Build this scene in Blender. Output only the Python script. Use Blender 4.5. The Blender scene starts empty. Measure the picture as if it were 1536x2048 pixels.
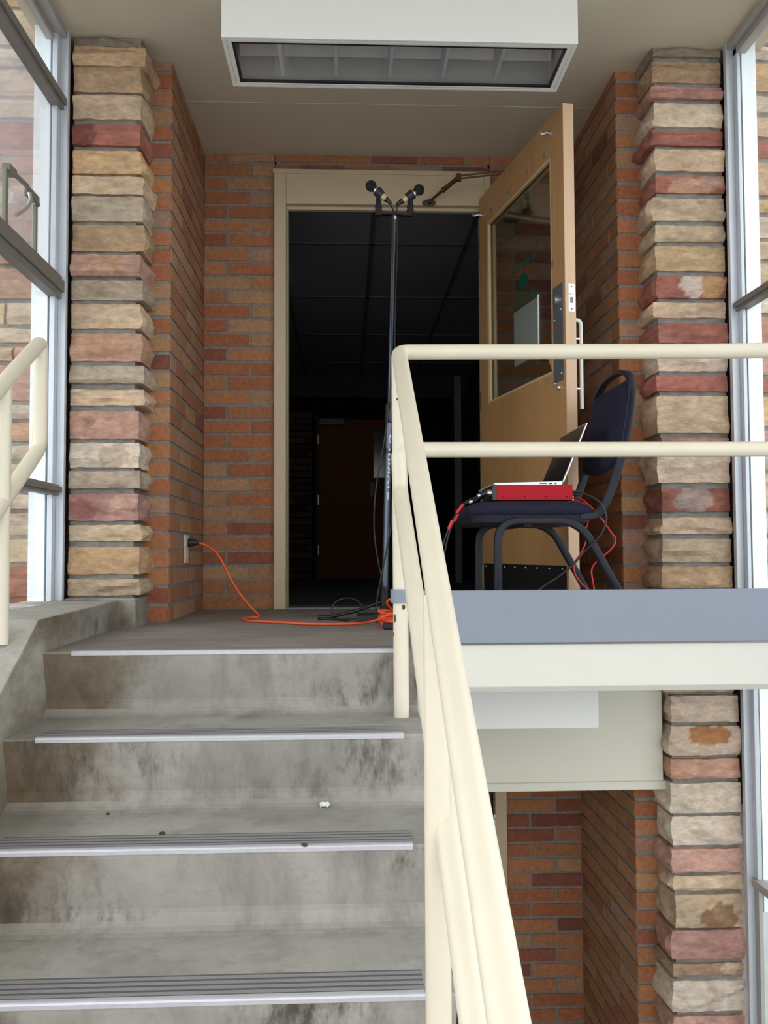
import bpy, math, random
from mathutils import Vector, Matrix, noise

SC = bpy.context.scene
COL = SC.collection
R_ = random.Random(7)

# ------------------------------------------------------------------ camera
cam_d = bpy.data.cameras.new('camera')
cam_d.sensor_fit = 'AUTO'
cam_d.sensor_width = 36.0
cam_d.lens = 1789.9 / 2048.0 * 36.0
cam_d.clip_start = 0.05
cam = bpy.data.objects.new('camera', cam_d)
COL.objects.link(cam)
cr = Vector((0.99908852, -0.04246201, -0.00437027))
cu = Vector((0.00242688, -0.04571198, 0.99895171))
cf = Vector((0.04261727, 0.9980518, 0.04556726))
cam.matrix_world = Matrix(((cr.x, cu.x, -cf.x, 0), (cr.y, cu.y, -cf.y, 0), (cr.z, cu.z, -cf.z, 0.26775), (0, 0, 0, 1)))
SC.camera = cam

# ------------------------------------------------------------------ sky and exposure
SC.view_settings.view_transform = 'Standard'
SC.view_settings.look = 'None'
SC.view_settings.gamma = 1.0
SC.view_settings.use_curve_mapping = False
SC.view_settings.exposure = 1.56
world = bpy.data.worlds.new('overcast_sky')
SC.world = world
world.use_nodes = True
bg = world.node_tree.nodes['Background']
bg.inputs[0].default_value = (0.97, 0.975, 1.0, 1)
bg.inputs[1].default_value = 1.0


# ------------------------------------------------------------------ materials
def nt_new(name):
    m = bpy.data.materials.new(name)
    m.use_nodes = True
    nt = m.node_tree
    b = nt.nodes['Principled BSDF']
    return m, nt, b


def node(nt, t, **kw):
    n = nt.nodes.new(t)
    for k, v in kw.items():
        setattr(n, k, v)
    return n


def mixcol(nt, fac, a, b, blend='MIX'):
    n = node(nt, 'ShaderNodeMix', data_type='RGBA', blend_type=blend)
    for sock, v in ((n.inputs[0], fac), (n.inputs[6], a), (n.inputs[7], b)):
        if isinstance(v, (int, float)):
            sock.default_value = v
        elif isinstance(v, tuple):
            sock.default_value = (*v[:3], 1)
        else:
            nt.links.new(v, sock)
    return n.outputs[2]


def noise_tex(nt, scale, detail=4, rough=0.6, stretch=(1, 1, 1), off=(0, 0, 0)):
    tc = node(nt, 'ShaderNodeTexCoord')
    mp = node(nt, 'ShaderNodeMapping')
    mp.inputs['Scale'].default_value = stretch
    mp.inputs['Location'].default_value = off
    nt.links.new(tc.outputs['Object'], mp.inputs['Vector'])
    n = node(nt, 'ShaderNodeTexNoise')
    n.inputs['Scale'].default_value = scale
    n.inputs['Detail'].default_value = detail
    n.inputs['Roughness'].default_value = rough
    nt.links.new(mp.outputs[0], n.inputs['Vector'])
    return n.outputs[0]


def ramp(nt, fac, lo, hi):
    r = node(nt, 'ShaderNodeMapRange')
    r.inputs[1].default_value = lo
    r.inputs[2].default_value = hi
    nt.links.new(fac, r.inputs[0])
    return r.outputs[0]


def bump(nt, b, h, strength=0.3, dist=0.004):
    bn = node(nt, 'ShaderNodeBump')
    bn.inputs['Strength'].default_value = strength
    bn.inputs['Distance'].default_value = dist
    nt.links.new(h, bn.inputs['Height'])
    nt.links.new(bn.outputs[0], b.inputs['Normal'])


def mat(name, col, rough=0.5, metal=0.0, var=0.0, vscale=20, bstr=0.0, bscale=150, dark=0.75, spec=0.5, coat=0):
    m, nt, b = nt_new(name)
    b.inputs['Roughness'].default_value = rough
    b.inputs['Metallic'].default_value = metal
    b.inputs['Specular IOR Level'].default_value = spec
    b.inputs['Base Color'].default_value = (*col, 1)
    if coat:
        b.inputs['Coat Weight'].default_value = coat
    if var:
        f = ramp(nt, noise_tex(nt, vscale, 5), 0.35, 0.7)
        f2 = node(nt, 'ShaderNodeMath', operation='MULTIPLY')
        f2.inputs[1].default_value = var
        nt.links.new(f, f2.inputs[0])
        c = mixcol(nt, f2.outputs[0], col, tuple(x * dark for x in col))
        nt.links.new(c, b.inputs['Base Color'])
    if bstr:
        bump(nt, b, noise_tex(nt, bscale, 3), bstr, 0.002)
    return m


def mat_attr(name, rough=0.9, s1=30, amp=0.35, bstr=0.5, bscale=180, stain=None, stretch=(1, 1, 1), dist=0.004):
    """colour of every brick or stone comes from the mesh, broken up by natural mottling"""
    m, nt, b = nt_new(name)
    b.inputs['Roughness'].default_value = rough
    b.inputs['Specular IOR Level'].default_value = 0.2
    a = node(nt, 'ShaderNodeAttribute')
    a.attribute_name = 'Col'
    f = ramp(nt, noise_tex(nt, s1, 6, 0.65, stretch), 0.3, 0.72)
    v = node(nt, 'ShaderNodeMapRange')
    v.inputs[3].default_value = 1 - amp
    v.inputs[4].default_value = 1 + amp * 0.5
    nt.links.new(f, v.inputs[0])
    cmb = node(nt, 'ShaderNodeCombineColor')
    for i in range(3):
        nt.links.new(v.outputs[0], cmb.inputs[i])
    c = mixcol(nt, 1.0, a.outputs['Color'], cmb.outputs[0], 'MULTIPLY')
    if stain:
        f2 = ramp(nt, noise_tex(nt, 9, 5, 0.7, (1, 1, 2.6), (3, 1, 7)), 0.58, 0.72)
        k = node(nt, 'ShaderNodeMath', operation='MULTIPLY')
        k.inputs[1].default_value = 0.45
        nt.links.new(f2, k.inputs[0])
        c = mixcol(nt, k.outputs[0], c, stain)
    nt.links.new(c, b.inputs['Base Color'])
    bump(nt, b, noise_tex(nt, bscale, 6, 0.7, stretch), bstr, dist)
    return m


def mat_concrete(name, base, stains=True, streak_dir='z'):
    m, nt, b = nt_new(name)
    b.inputs['Roughness'].default_value = 0.75
    b.inputs['Specular IOR Level'].default_value = 0.35
    n1 = ramp(nt, noise_tex(nt, 2.6, 8, 0.65), 0.3, 0.72)
    c = mixcol(nt, n1, tuple(x * 0.72 for x in base), tuple(x * 1.15 for x in base))
    st = (1, 1, 0.22) if streak_dir == 'z' else (0.18, 1, 1)
    n2 = ramp(nt, noise_tex(nt, 9 if streak_dir == 'z' else 22, 6, 0.7, st, (2, 4, 1)), 0.5, 0.74)
    c = mixcol(nt, n2, c, tuple(x * 0.55 for x in base))
    n3 = ramp(nt, noise_tex(nt, 45, 5, 0.75, (0.7, 0.7, 1)), 0.5, 0.85)
    c = mixcol(nt, n3, c, tuple(x * 0.7 for x in base))
    if stains:
        # brown damp stains gather at the ends of the risers, by the left side wall
        tc = node(nt, 'ShaderNodeTexCoord')
        sx = node(nt, 'ShaderNodeSeparateXYZ')
        nt.links.new(tc.outputs['Object'], sx.inputs[0])
        g = node(nt, 'ShaderNodeMapRange')
        g.inputs[1].default_value = -0.42
        g.inputs[2].default_value = -0.86
        nt.links.new(sx.outputs[0], g.inputs[0])
        n4 = noise_tex(nt, 5, 6, 0.65, (1, 0.3, 1), (5, 2, 3))
        ad = node(nt, 'ShaderNodeMath', operation='ADD')
        if stains == 'side':
            ad.inputs[0].default_value = 0.46
        else:
            nt.links.new(g.outputs[0], ad.inputs[0])
        nt.links.new(n4, ad.inputs[1])
        fm = ramp(nt, ad.outputs[0], 0.78, 1.06)
        gm = node(nt, 'ShaderNodeNewGeometry')
        sn = node(nt, 'ShaderNodeSeparateXYZ')
        nt.links.new(gm.outputs['Normal'], sn.inputs[0])
        up = node(nt, 'ShaderNodeMapRange')
        up.inputs[1].default_value = 0.75
        up.inputs[2].default_value = 0.4
        up.inputs[3].default_value = 0.15
        nt.links.new(sn.outputs[2], up.inputs[0])
        k = node(nt, 'ShaderNodeMath', operation='MULTIPLY')
        nt.links.new(fm, k.inputs[0])
        nt.links.new(up.outputs[0], k.inputs[1])
        nb = ramp(nt, noise_tex(nt, 16, 6, 0.7, (1, 0.4, 0.6), (3, 3, 9)), 0.25, 0.75)
        kb = node(nt, 'ShaderNodeMath', operation='MULTIPLY')
        nt.links.new(k.outputs[0], kb.inputs[0])
        kr = node(nt, 'ShaderNodeMapRange')
        kr.inputs[3].default_value = 0.55
        kr.inputs[4].default_value = 1.0
        nt.links.new(nb, kr.inputs[0])
        nt.links.new(kr.outputs[0], kb.inputs[1])
        c = mixcol(nt, kb.outputs[0], c, (0.105, 0.064, 0.026))
        # dark run marks on the risers
        n5 = ramp(nt, noise_tex(nt, 13, 7, 0.72, (1, 0.4, 0.35), (9, 1, 2)), 0.48, 0.64)
        n6 = ramp(nt, noise_tex(nt, 2.2, 2, 0.5, (1, 1, 2), (1, 8, 3)), 0.45, 0.62)
        k2 = node(nt, 'ShaderNodeMath', operation='MULTIPLY')
        nt.links.new(n5, k2.inputs[0])
        nt.links.new(n6, k2.inputs[1])
        k3 = node(nt, 'ShaderNodeMath', operation='MULTIPLY')
        nt.links.new(k2.outputs[0], k3.inputs[0])
        nt.links.new(up.outputs[0], k3.inputs[1])
        c = mixcol(nt, k3.outputs[0], c, (0.07, 0.06, 0.045))
    nt.links.new(c, b.inputs['Base Color'])
    bump(nt, b, noise_tex(nt, 60, 6, 0.7), 0.25, 0.003)
    return m


def mat_wood(name, base, grain=0.35, scale=14, blotch=0.0):
    m, nt, b = nt_new(name)
    b.inputs['Roughness'].default_value = 0.42
    f = ramp(nt, noise_tex(nt, scale, 6, 0.6, (4, 4, 0.16)), 0.35, 0.68)
    k = node(nt, 'ShaderNodeMath', operation='MULTIPLY')
    k.inputs[1].default_value = grain
    nt.links.new(f, k.inputs[0])
    c = mixcol(nt, k.outputs[0], base, tuple(x * 0.6 for x in base))
    f2 = ramp(nt, noise_tex(nt, 3, 3, 0.5, (1, 1, 0.5)), 0.35, 0.7)
    k2 = node(nt, 'ShaderNodeMath', operation='MULTIPLY')
    k2.inputs[1].default_value = 0.3
    nt.links.new(f2, k2.inputs[0])
    c = mixcol(nt, k2.outputs[0], c, (base[0] * 1.2, base[1] * 1.25, base[2] * 1.3))
    nt.links.new(c, b.inputs['Base Color'])
    return m


def mat_glass(name, tint=(0.93, 0.97, 0.97), haze=0.0, hazecol=(0.7, 0.7, 0.72), ior=1.5, gl=1.0):
    m, nt, b = nt_new(name)
    nt.nodes.remove(b)
    out = nt.nodes['Material Output']
    tr = node(nt, 'ShaderNodeBsdfTransparent')
    tr.inputs[0].default_value = (*tint, 1)
    g = node(nt, 'ShaderNodeBsdfGlossy')
    g.inputs['Roughness'].default_value = 0.02
    g.inputs['Color'].default_value = (gl, gl, gl, 1)
    lw = node(nt, 'ShaderNodeLayerWeight')
    lw.inputs[0].default_value = 0.5
    pw = node(nt, 'ShaderNodeMath', operation='POWER')
    pw.inputs[1].default_value = 5.0
    nt.links.new(lw.outputs['Facing'], pw.inputs[0])
    fr = node(nt, 'ShaderNodeMapRange')
    fr.inputs[3].default_value = 0.04
    nt.links.new(pw.outputs[0], fr.inputs[0])
    mx = node(nt, 'ShaderNodeMixShader')
    first = tr.outputs[0]
    if haze:
        d = node(nt, 'ShaderNodeBsdfDiffuse')
        d.inputs[0].default_value = (*hazecol, 1)
        t2 = node(nt, 'ShaderNodeBsdfTranslucent')
        t2.inputs[0].default_value = (*hazecol, 1)
        ms = node(nt, 'ShaderNodeMixShader')
        nt.links.new(d.outputs[0], ms.inputs[1])
        nt.links.new(t2.outputs[0], ms.inputs[2])
        mh = node(nt, 'ShaderNodeMixShader')
        mh.inputs[0].default_value = haze
        nt.links.new(tr.outputs[0], mh.inputs[1])
        nt.links.new(ms.outputs[0], mh.inputs[2])
        first = mh.outputs[0]
    nt.links.new(fr.outputs[0], mx.inputs[0])
    nt.links.new(first, mx.inputs[1])
    nt.links.new(g.outputs[0], mx.inputs[2])
    nt.links.new(mx.outputs[0], out.inputs['Surface'])
    return m


M = {}
M['stone'] = mat_attr('sandstone', 0.95, 26, 0.34, 0.95, 70, stain=(0.36, 0.21, 0.11), stretch=(1, 1, 2.2), dist=0.006)
M['brick'] = mat_attr('brick', 0.9, 60, 0.28, 0.45, 320, dist=0.003)
M['concrete'] = mat_concrete('stair_concrete', (0.345, 0.325, 0.29))
M['landing'] = mat_concrete('landing_concrete', (0.27, 0.235, 0.215), stains=False, streak_dir='x')
M['curb'] = mat_concrete('curb_concrete', (0.40, 0.38, 0.34), stains='side')
M['ground'] = mat('outdoor_paving', (0.36, 0.35, 0.33), 0.9, var=0.6, vscale=3)
M['ceiling'] = mat('ceiling_plaster', (0.60, 0.535, 0.42), 0.85, var=0.25, vscale=4, bstr=0.15, bscale=400, dark=0.88)
M['cream_paint'] = mat('cream_gloss_paint', (0.665, 0.60, 0.475), 0.36, var=0.3, vscale=9, dark=0.84)
M['beam'] = mat('offwhite_beam_paint', (0.61, 0.59, 0.53), 0.5, var=0.15, vscale=6, bstr=0.1, bscale=60, dark=0.92)
M['fascia'] = mat('cream_fascia_paint', (0.60, 0.575, 0.49), 0.6, var=0.2, vscale=4, dark=0.92)
M['doorframe'] = mat('tan_frame_paint', (0.54, 0.43, 0.29), 0.5, var=0.3, vscale=7, dark=0.85)
M['toe'] = mat('bluegrey_paint', (0.205, 0.23, 0.285), 0.45, var=0.25, vscale=8, dark=0.85)
M['white_metal'] = mat('white_enamel', (0.70, 0.695, 0.67), 0.4)
M['alu'] = mat('window_aluminium', (0.56, 0.59, 0.64), 0.4, 0.35, var=0.2, vscale=14)
M['alu_dark'] = mat('weathered_window_bar', (0.19, 0.175, 0.16), 0.5, 0.2, var=0.4, vscale=20)
M['alu_mid'] = mat('grey_window_bar', (0.40, 0.385, 0.37), 0.5, 0.2, var=0.3, vscale=20)
M['reflection_white'] = mat('white_glass_reflection', (0.9, 0.92, 0.95), 0.5)  # plain white imitating the frame's bright reflection in the glass
M['glass'] = mat_glass('window_glass')
M['hazy'] = mat_glass('hazy_window_glass', haze=0.28, hazecol=(0.62, 0.6, 0.63))
M['door_glass'] = mat_glass('door_glass', tint=(0.75, 0.78, 0.76))
M['lamp_glass'] = mat_glass('lamp_glass', tint=(0.94, 0.94, 0.94), gl=0.8)
M['wood'] = mat_wood('door_wood', (0.43, 0.235, 0.095), 0.5)
M['wood_edge'] = mat_wood('door_edge_wood', (0.58, 0.38, 0.24), 0.25)
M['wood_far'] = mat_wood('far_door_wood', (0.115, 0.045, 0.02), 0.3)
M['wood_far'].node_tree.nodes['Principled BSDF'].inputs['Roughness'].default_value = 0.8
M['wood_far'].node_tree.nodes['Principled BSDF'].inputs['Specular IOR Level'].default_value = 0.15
M['bead'] = mat_wood('bead_wood', (0.56, 0.40, 0.22), 0.2)
M['steel'] = mat('bright_steel', (0.72, 0.72, 0.74), 0.3, 0.9)
M['nosing'] = mat('nosing_aluminium', (0.56, 0.56, 0.60), 0.42, 0.35, var=0.3, vscale=60)
M['rib'] = mat('worn_nosing_rib', (0.33, 0.32, 0.33), 0.5, 0.4, var=0.4, vscale=70)
M['groove'] = mat('dark_abrasive_groove', (0.085, 0.08, 0.085), 0.9)
M['greymetal'] = mat('grey_lock_plate', (0.17, 0.17, 0.185), 0.45, 0.5, var=0.3, vscale=20)
M['kick'] = mat('black_kick_plate', (0.012, 0.012, 0.014), 0.4)
M['black'] = mat('black_metal', (0.012, 0.012, 0.014), 0.35)
M['blackplastic'] = mat('black_plastic', (0.014, 0.014, 0.016), 0.55)
M['polegrey'] = mat('blueblack_pole', (0.11, 0.135, 0.18), 0.32, 0.6)
M['rubber'] = mat('black_rubber_cable', (0.012, 0.013, 0.013), 0.5)
M['foam'] = mat('black_foam', (0.008, 0.008, 0.009), 0.95, bstr=0.6, bscale=500)
M['bronze'] = mat('aged_bronze', (0.13, 0.075, 0.045), 0.5, 0.6, var=0.5, vscale=40)
M['orange'] = mat('orange_cord', (0.85, 0.115, 0.03), 0.45)
M['red'] = mat('red_anodised', (0.40, 0.006, 0.016), 0.6, 0.0, spec=0.2)
M['redcable'] = mat('red_cable', (0.5, 0.015, 0.02), 0.4)
M['navy'] = mat('navy_upholstery', (0.017, 0.017, 0.038), 0.95, var=0.5, vscale=220, bstr=0.4, bscale=700, dark=0.6, spec=0.2)
M['chairframe'] = mat('dark_chair_frame', (0.012, 0.014, 0.021), 0.42, 0.0, spec=0.22)
M['silver'] = mat('laptop_silver', (0.72, 0.73, 0.76), 0.35, 0.5)
M['screen'] = mat('dark_screen', (0.02, 0.02, 0.022), 0.12)
M['ivory'] = mat('ivory_plastic', (0.58, 0.53, 0.40), 0.4)
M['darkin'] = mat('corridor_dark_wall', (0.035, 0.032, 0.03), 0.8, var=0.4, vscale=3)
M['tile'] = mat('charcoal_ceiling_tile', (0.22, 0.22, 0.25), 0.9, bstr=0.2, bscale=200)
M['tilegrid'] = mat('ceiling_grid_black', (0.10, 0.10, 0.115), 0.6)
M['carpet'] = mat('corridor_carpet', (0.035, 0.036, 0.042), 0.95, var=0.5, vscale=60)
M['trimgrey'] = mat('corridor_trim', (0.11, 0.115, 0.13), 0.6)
M['green'] = mat('green_vinyl', (0.0, 0.06, 0.045), 0.5)
M['papergreen'] = mat('taped_notice_paper', (0.17, 0.185, 0.165), 0.7)
M['paper'] = mat('white_paper', (0.85, 0.87, 0.85), 0.7)
M['yellow'] = mat('amber_sticker', (0.62, 0.26, 0.02), 0.6, var=0.6, vscale=60, dark=0.5)
M['louver'] = mat('lamp_louver_grey', (0.62, 0.63, 0.65), 0.5)
M['lampwhite'] = mat('lamp_reflector_white', (0.9, 0.87, 0.88), 0.5)
M['lampgrey'] = mat('lamp_tray_grey', (0.2, 0.205, 0.21), 0.5)
M['tube'] = mat('fluorescent_tube_glass', (0.7, 0.72, 0.74), 0.3)
M['olive'] = mat('olive_window_stay', (0.21, 0.225, 0.15), 0.5, 0.3)
M['whitemark'] = mat('white_printing', (0.62, 0.66, 0.72), 0.6)
M['chipgreen'] = mat('green_undercoat', (0.02, 0.07, 0.02), 0.7)
M['chipdark'] = mat('rust_chip', (0.06, 0.035, 0.02), 0.8)
M['leaf'] = mat('dry_leaf_brown', (0.05, 0.025, 0.018), 0.9)


# ------------------------------------------------------------------ mesh helpers
XF = None        # optional placement of a whole furniture group


class MB:
    def __init__(s):
        s.v = []; s.f = []; s.c = []

    def add(s, vs, fs, col=None):
        o = len(s.v)
        s.v += [tuple(v) for v in vs]
        s.f += [tuple(i + o for i in f) for f in fs]
        s.c += [(*(col or (0.5, 0.5, 0.5)), 1.0)] * len(vs)
        return s

    def box(s, x0, y0, z0, x1, y1, z1, col=None):
        vs = [(x, y, z) for x in (x0, x1) for y in (y0, y1) for z in (z0, z1)]
        fs = [(0, 1, 3, 2), (4, 6, 7, 5), (0, 4, 5, 1), (2, 3, 7, 6), (0, 2, 6, 4), (1, 5, 7, 3)]
        return s.add(vs, fs, col)

    def obox(s, o, ax, ay, az, r0, r1, col=None):
        """box in the frame o, ax, ay, az between local corners r0 and r1"""
        o, ax, ay, az = Vector(o), Vector(ax), Vector(ay), Vector(az)
        vs = [o + ax * x + ay * y + az * z for x in (r0[0], r1[0]) for y in (r0[1], r1[1]) for z in (r0[2], r1[2])]
        fs = [(0, 1, 3, 2), (4, 6, 7, 5), (0, 4, 5, 1), (2, 3, 7, 6), (0, 2, 6, 4), (1, 5, 7, 3)]
        return s.add(vs, fs, col)

    def prism(s, poly, axis, a0, a1, col=None):
        """extrude a 2D polygon along an axis: axis 'x' poly=(y,z), 'y' poly=(x,z), 'z' poly=(x,y)"""
        def p(q, a):
            return {'x': (a, q[0], q[1]), 'y': (q[0], a, q[1]), 'z': (q[0], q[1], a)}[axis]
        n = len(poly)
        vs = [p(q, a0) for q in poly] + [p(q, a1) for q in poly]
        fs = [tuple(range(n)), tuple(range(2 * n - 1, n - 1, -1))]
        fs += [(i, i + n, (i + 1) % n + n, (i + 1) % n) for i in range(n)]
        return s.add(vs, fs, col)

    def tube(s, pts, r, n=12, caps=True, rr=None, flat=None, norms=None):
        """round tube along points; rr = per-point radii; flat=(axis, w, t) sweeps a rounded bar instead"""
        P = [Vector(p) for p in pts]
        m = len(P)
        T = []
        for i in range(m):
            a = P[max(0, i - 1)]; b = P[min(m - 1, i + 1)]
            T.append((b - a).normalized())
        if flat:
            N = [Vector(flat[0]).normalized()] * m
            if norms:
                N = [(Vector(q) - T[i] * T[i].dot(Vector(q))).normalized() for i, q in enumerate(norms)]
        else:
            up = Vector((0, 0, 1)) if abs(T[0].z) < 0.9 else Vector((1, 0, 0))
            nn = (up - T[0] * up.dot(T[0])).normalized()
            N = [nn]
            for i in range(1, m):
                q = N[-1] - T[i] * N[-1].dot(T[i])
                N.append(q.normalized())
        vs = []
        for i in range(m):
            B = T[i].cross(N[i]).normalized()
            k = 1.0
            if flat and 0 < i < m - 1:
                d = (P[i + 1] - P[i]).normalized().dot((P[i] - P[i - 1]).normalized())
                k = 1 / max(0.5, math.sqrt((1 + d) / 2))
            for j in range(n):
                a = 2 * math.pi * j / n
                if flat:
                    c, sn = math.cos(a + math.pi / n), math.sin(a + math.pi / n)
                    e = 0.35
                    x = math.copysign(abs(c) ** e, c) * flat[1] / 2
                    y = math.copysign(abs(sn) ** e, sn) * flat[2] / 2 * k
                else:
                    rad = rr[i] if rr else r
                    x, y = math.cos(a) * rad, math.sin(a) * rad
                vs.append(P[i] + N[i] * x + B * y)
        fs = [(i * n + j, i * n + (j + 1) % n, (i + 1) * n + (j + 1) % n, (i + 1) * n + j) for i in range(m - 1) for j in range(n)]
        if caps:
            fs += [tuple(range(n - 1, -1, -1)), tuple((m - 1) * n + j for j in range(n))]
        return s.add(vs, fs)

    def cyl(s, a, b, r, n=16, r2=None):
        return s.tube([a, b], r, n, rr=[r, r if r2 is None else r2])

    def ball(s, c, r, n=16, sq=(1, 1, 1)):
        c = Vector(c)
        vs = []; fs = []
        m = n // 2
        for i in range(m + 1):
            th = math.pi * i / m
            for j in range(n):
                ph = 2 * math.pi * j / n
                vs.append((c.x + r * sq[0] * math.sin(th) * math.cos(ph), c.y + r * sq[1] * math.sin(th) * math.sin(ph), c.z + r * sq[2] * math.cos(th)))
        for i in range(m):
            for j in range(n):
                fs.append((i * n + j, (i + 1) * n + j, (i + 1) * n + (j + 1) % n, i * n + (j + 1) % n))
        return s.add(vs, fs)

    def patch(s, c, r, a0, a1, z0, z1, shape=None, n=8):
        """thin curved patch lying on an upright round pole (centre c=(x,y))"""
        vs = []; fs = []
        for i in range(n + 1):
            a = a0 + (a1 - a0) * i / n
            t = i / n * 2 - 1
            h = 1.0
            if shape == 'oval':
                h = math.sqrt(max(0.0, 1 - t * t)) * 0.98 + 0.02
            zm = (z0 + z1) / 2; zh = (z1 - z0) / 2 * h
            for rad in (r, r - 0.0012):
                vs.append((c[0] + rad * math.cos(a), c[1] + rad * math.sin(a), zm - zh))
                vs.append((c[0] + rad * math.cos(a), c[1] + rad * math.sin(a), zm + zh))
        for i in range(n):
            b = i * 4
            fs += [(b, b + 4, b + 5, b + 1), (b + 2, b + 3, b + 7, b + 6), (b + 1, b + 5, b + 7, b + 3), (b, b + 2, b + 6, b + 4)]
        fs += [(0, 1, 3, 2), (n * 4, n * 4 + 2, n * 4 + 3, n * 4 + 1)]
        return s.add(vs, fs)

    def build(s, name, m, parent=None, smooth=False, bevel=0, angle=50):
        me = bpy.data.meshes.new(name)
        me.from_pydata([XF(v) for v in s.v] if XF else s.v, [], s.f)
        me.update()
        at = me.attributes.new('Col', 'FLOAT_COLOR', 'POINT')
        at.data.foreach_set('color', [x for c in s.c for x in c])
        me.materials.append(M[m])
        if smooth:
            me.polygons.foreach_set('use_smooth', [True] * len(me.polygons))
            try:
                me.set_sharp_from_angle(angle=math.radians(angle))
            except Exception:
                pass
        o = bpy.data.objects.new(name, me)
        COL.objects.link(o)
        if parent is not None:
            o.parent = parent
            l = Vector((0, 0, 0))
            q = parent
            while q is not None:
                l += Vector(q.location); q = q.parent
            o.location = -l
        if bevel:
            b = o.modifiers.new('bevel', 'BEVEL')
            b.width = bevel; b.segments = 2; b.limit_method = 'ANGLE'
        return o


def spline(pts, k=6):
    P = [Vector(p) for p in pts]
    out = []
    for i in range(len(P) - 1):
        p0 = P[max(0, i - 1)]; p1 = P[i]; p2 = P[i + 1]; p3 = P[min(len(P) - 1, i + 2)]
        for j in range(k):
            t = j / k
            out.append(0.5 * ((2 * p1) + (p2 - p0) * t + (2 * p0 - 5 * p1 + 4 * p2 - p3) * t * t + (3 * p1 - p0 - 3 * p2 + p3) * t ** 3))
    out.append(P[-1])
    return out


def fillet(pts, rad, k=6):
    P = [Vector(p) for p in pts]
    out = [P[0]]
    for i in range(1, len(P) - 1):
        a = (P[i - 1] - P[i]); b = (P[i + 1] - P[i])
        d = min(rad, a.length * 0.49, b.length * 0.49)
        p0 = P[i] + a.normalized() * d; p2 = P[i] + b.normalized() * d
        for j in range(k + 1):
            t = j / k
            out.append(p0 * (1 - t) ** 2 + P[i] * 2 * t * (1 - t) + p2 * t * t)
    out.append(P[-1])
    return out


def empty(name, loc):
    o = bpy.data.objects.new(name, None)
    o.empty_display_size = 0.1
    o.location = XF(loc) if XF else loc
    COL.objects.link(o)
    return o


def tag(o, label=None, cat=None, group=None, kind=None):
    if label: o['label'] = label
    if cat: o['category'] = cat
    if group: o['group'] = group
    if kind: o['kind'] = kind
    return o


def struct(o, label, cat):
    return tag(o, label, cat, kind='structure')


# ------------------------------------------------------------------ masonry
def jit(c, a, rnd=R_):
    k = 1 + rnd.uniform(-a, a)
    return tuple(max(0.0, x * k * (1 + rnd.uniform(-a * 0.25, a * 0.25))) for x in c)


BRICKS = [((0.42, 0.185, 0.09), 8), ((0.38, 0.145, 0.07), 6), ((0.29, 0.105, 0.065), 2.2), ((0.42, 0.235, 0.125), 4), ((0.235, 0.085, 0.06), 0.8), ((0.40, 0.225, 0.15), 2)]
TANB = [((0.385, 0.19, 0.105), 8), ((0.36, 0.16, 0.09), 5), ((0.41, 0.225, 0.13), 5), ((0.30, 0.115, 0.08), 1.2), ((0.40, 0.23, 0.16), 2)]
MORTAR = (0.255, 0.24, 0.22)
CREAM = (0.63, 0.465, 0.32); TAN = (0.52, 0.35, 0.215); PALE = (0.66, 0.52, 0.40); GREYC = (0.56, 0.435, 0.335)
RED = (0.42, 0.165, 0.125); PINK = (0.55, 0.33, 0.26); SALMON = (0.58, 0.34, 0.235); DUST = (0.47, 0.26, 0.215)
GTAN = (0.30, 0.25, 0.19); YTAN = (0.62, 0.405, 0.23); WHITISH = (0.69, 0.565, 0.455); BROWNT = (0.42, 0.28, 0.18)


def pick(rnd, pal=None):
    pal = pal or BRICKS
    t = rnd.uniform(0, sum(w for _, w in pal))
    for c, w in pal:
        t -= w
        if t <= 0:
            return c
    return BRICKS[0][0]


def brick_face(mb, o, u, n, length, z0, z1, seed, first=(0.115, 0.235), course=0.0703, joint=0.0125, pal=None, phase=0):
    """a face of individual bricks: o = start point at height 0, u along, n outward; mortar lies 4 mm behind"""
    rnd = random.Random(seed)
    o = Vector(o); u = Vector(u); n = Vector(n)
    k = math.floor(z0 / course)
    while k * course < z1 - 0.005:
        a = max(z0, k * course + joint / 2); b = min(z1, (k + 1) * course - joint / 2)
        if b - a > 0.008:
            x = 0.0
            alt = (k + phase) % 2
            i = 0
            while x < length - 0.004:
                w = first[alt] if i == 0 else 0.235
                if i > 0 and length - x - w < 0.03:
                    w = length - x
                e = min(length, x + w)
                g = joint / 2
                c = jit(pick(rnd, pal), 0.10, rnd)
                d = 0.004 + rnd.uniform(-0.001, 0.0012)
                x0 = x + (g if x > 0 else 0.002); x1 = e - (g if e < length - 0.001 else 0.002)
                if x1 - x0 > 0.01:
                    mb.obox(o, u, n, (0, 0, 1), (x0, -0.02, a + rnd.uniform(0, 0.001)), (x1, d, b - rnd.uniform(0, 0.001)), c)
                x = e
                i += 1
        k += 1


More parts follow.
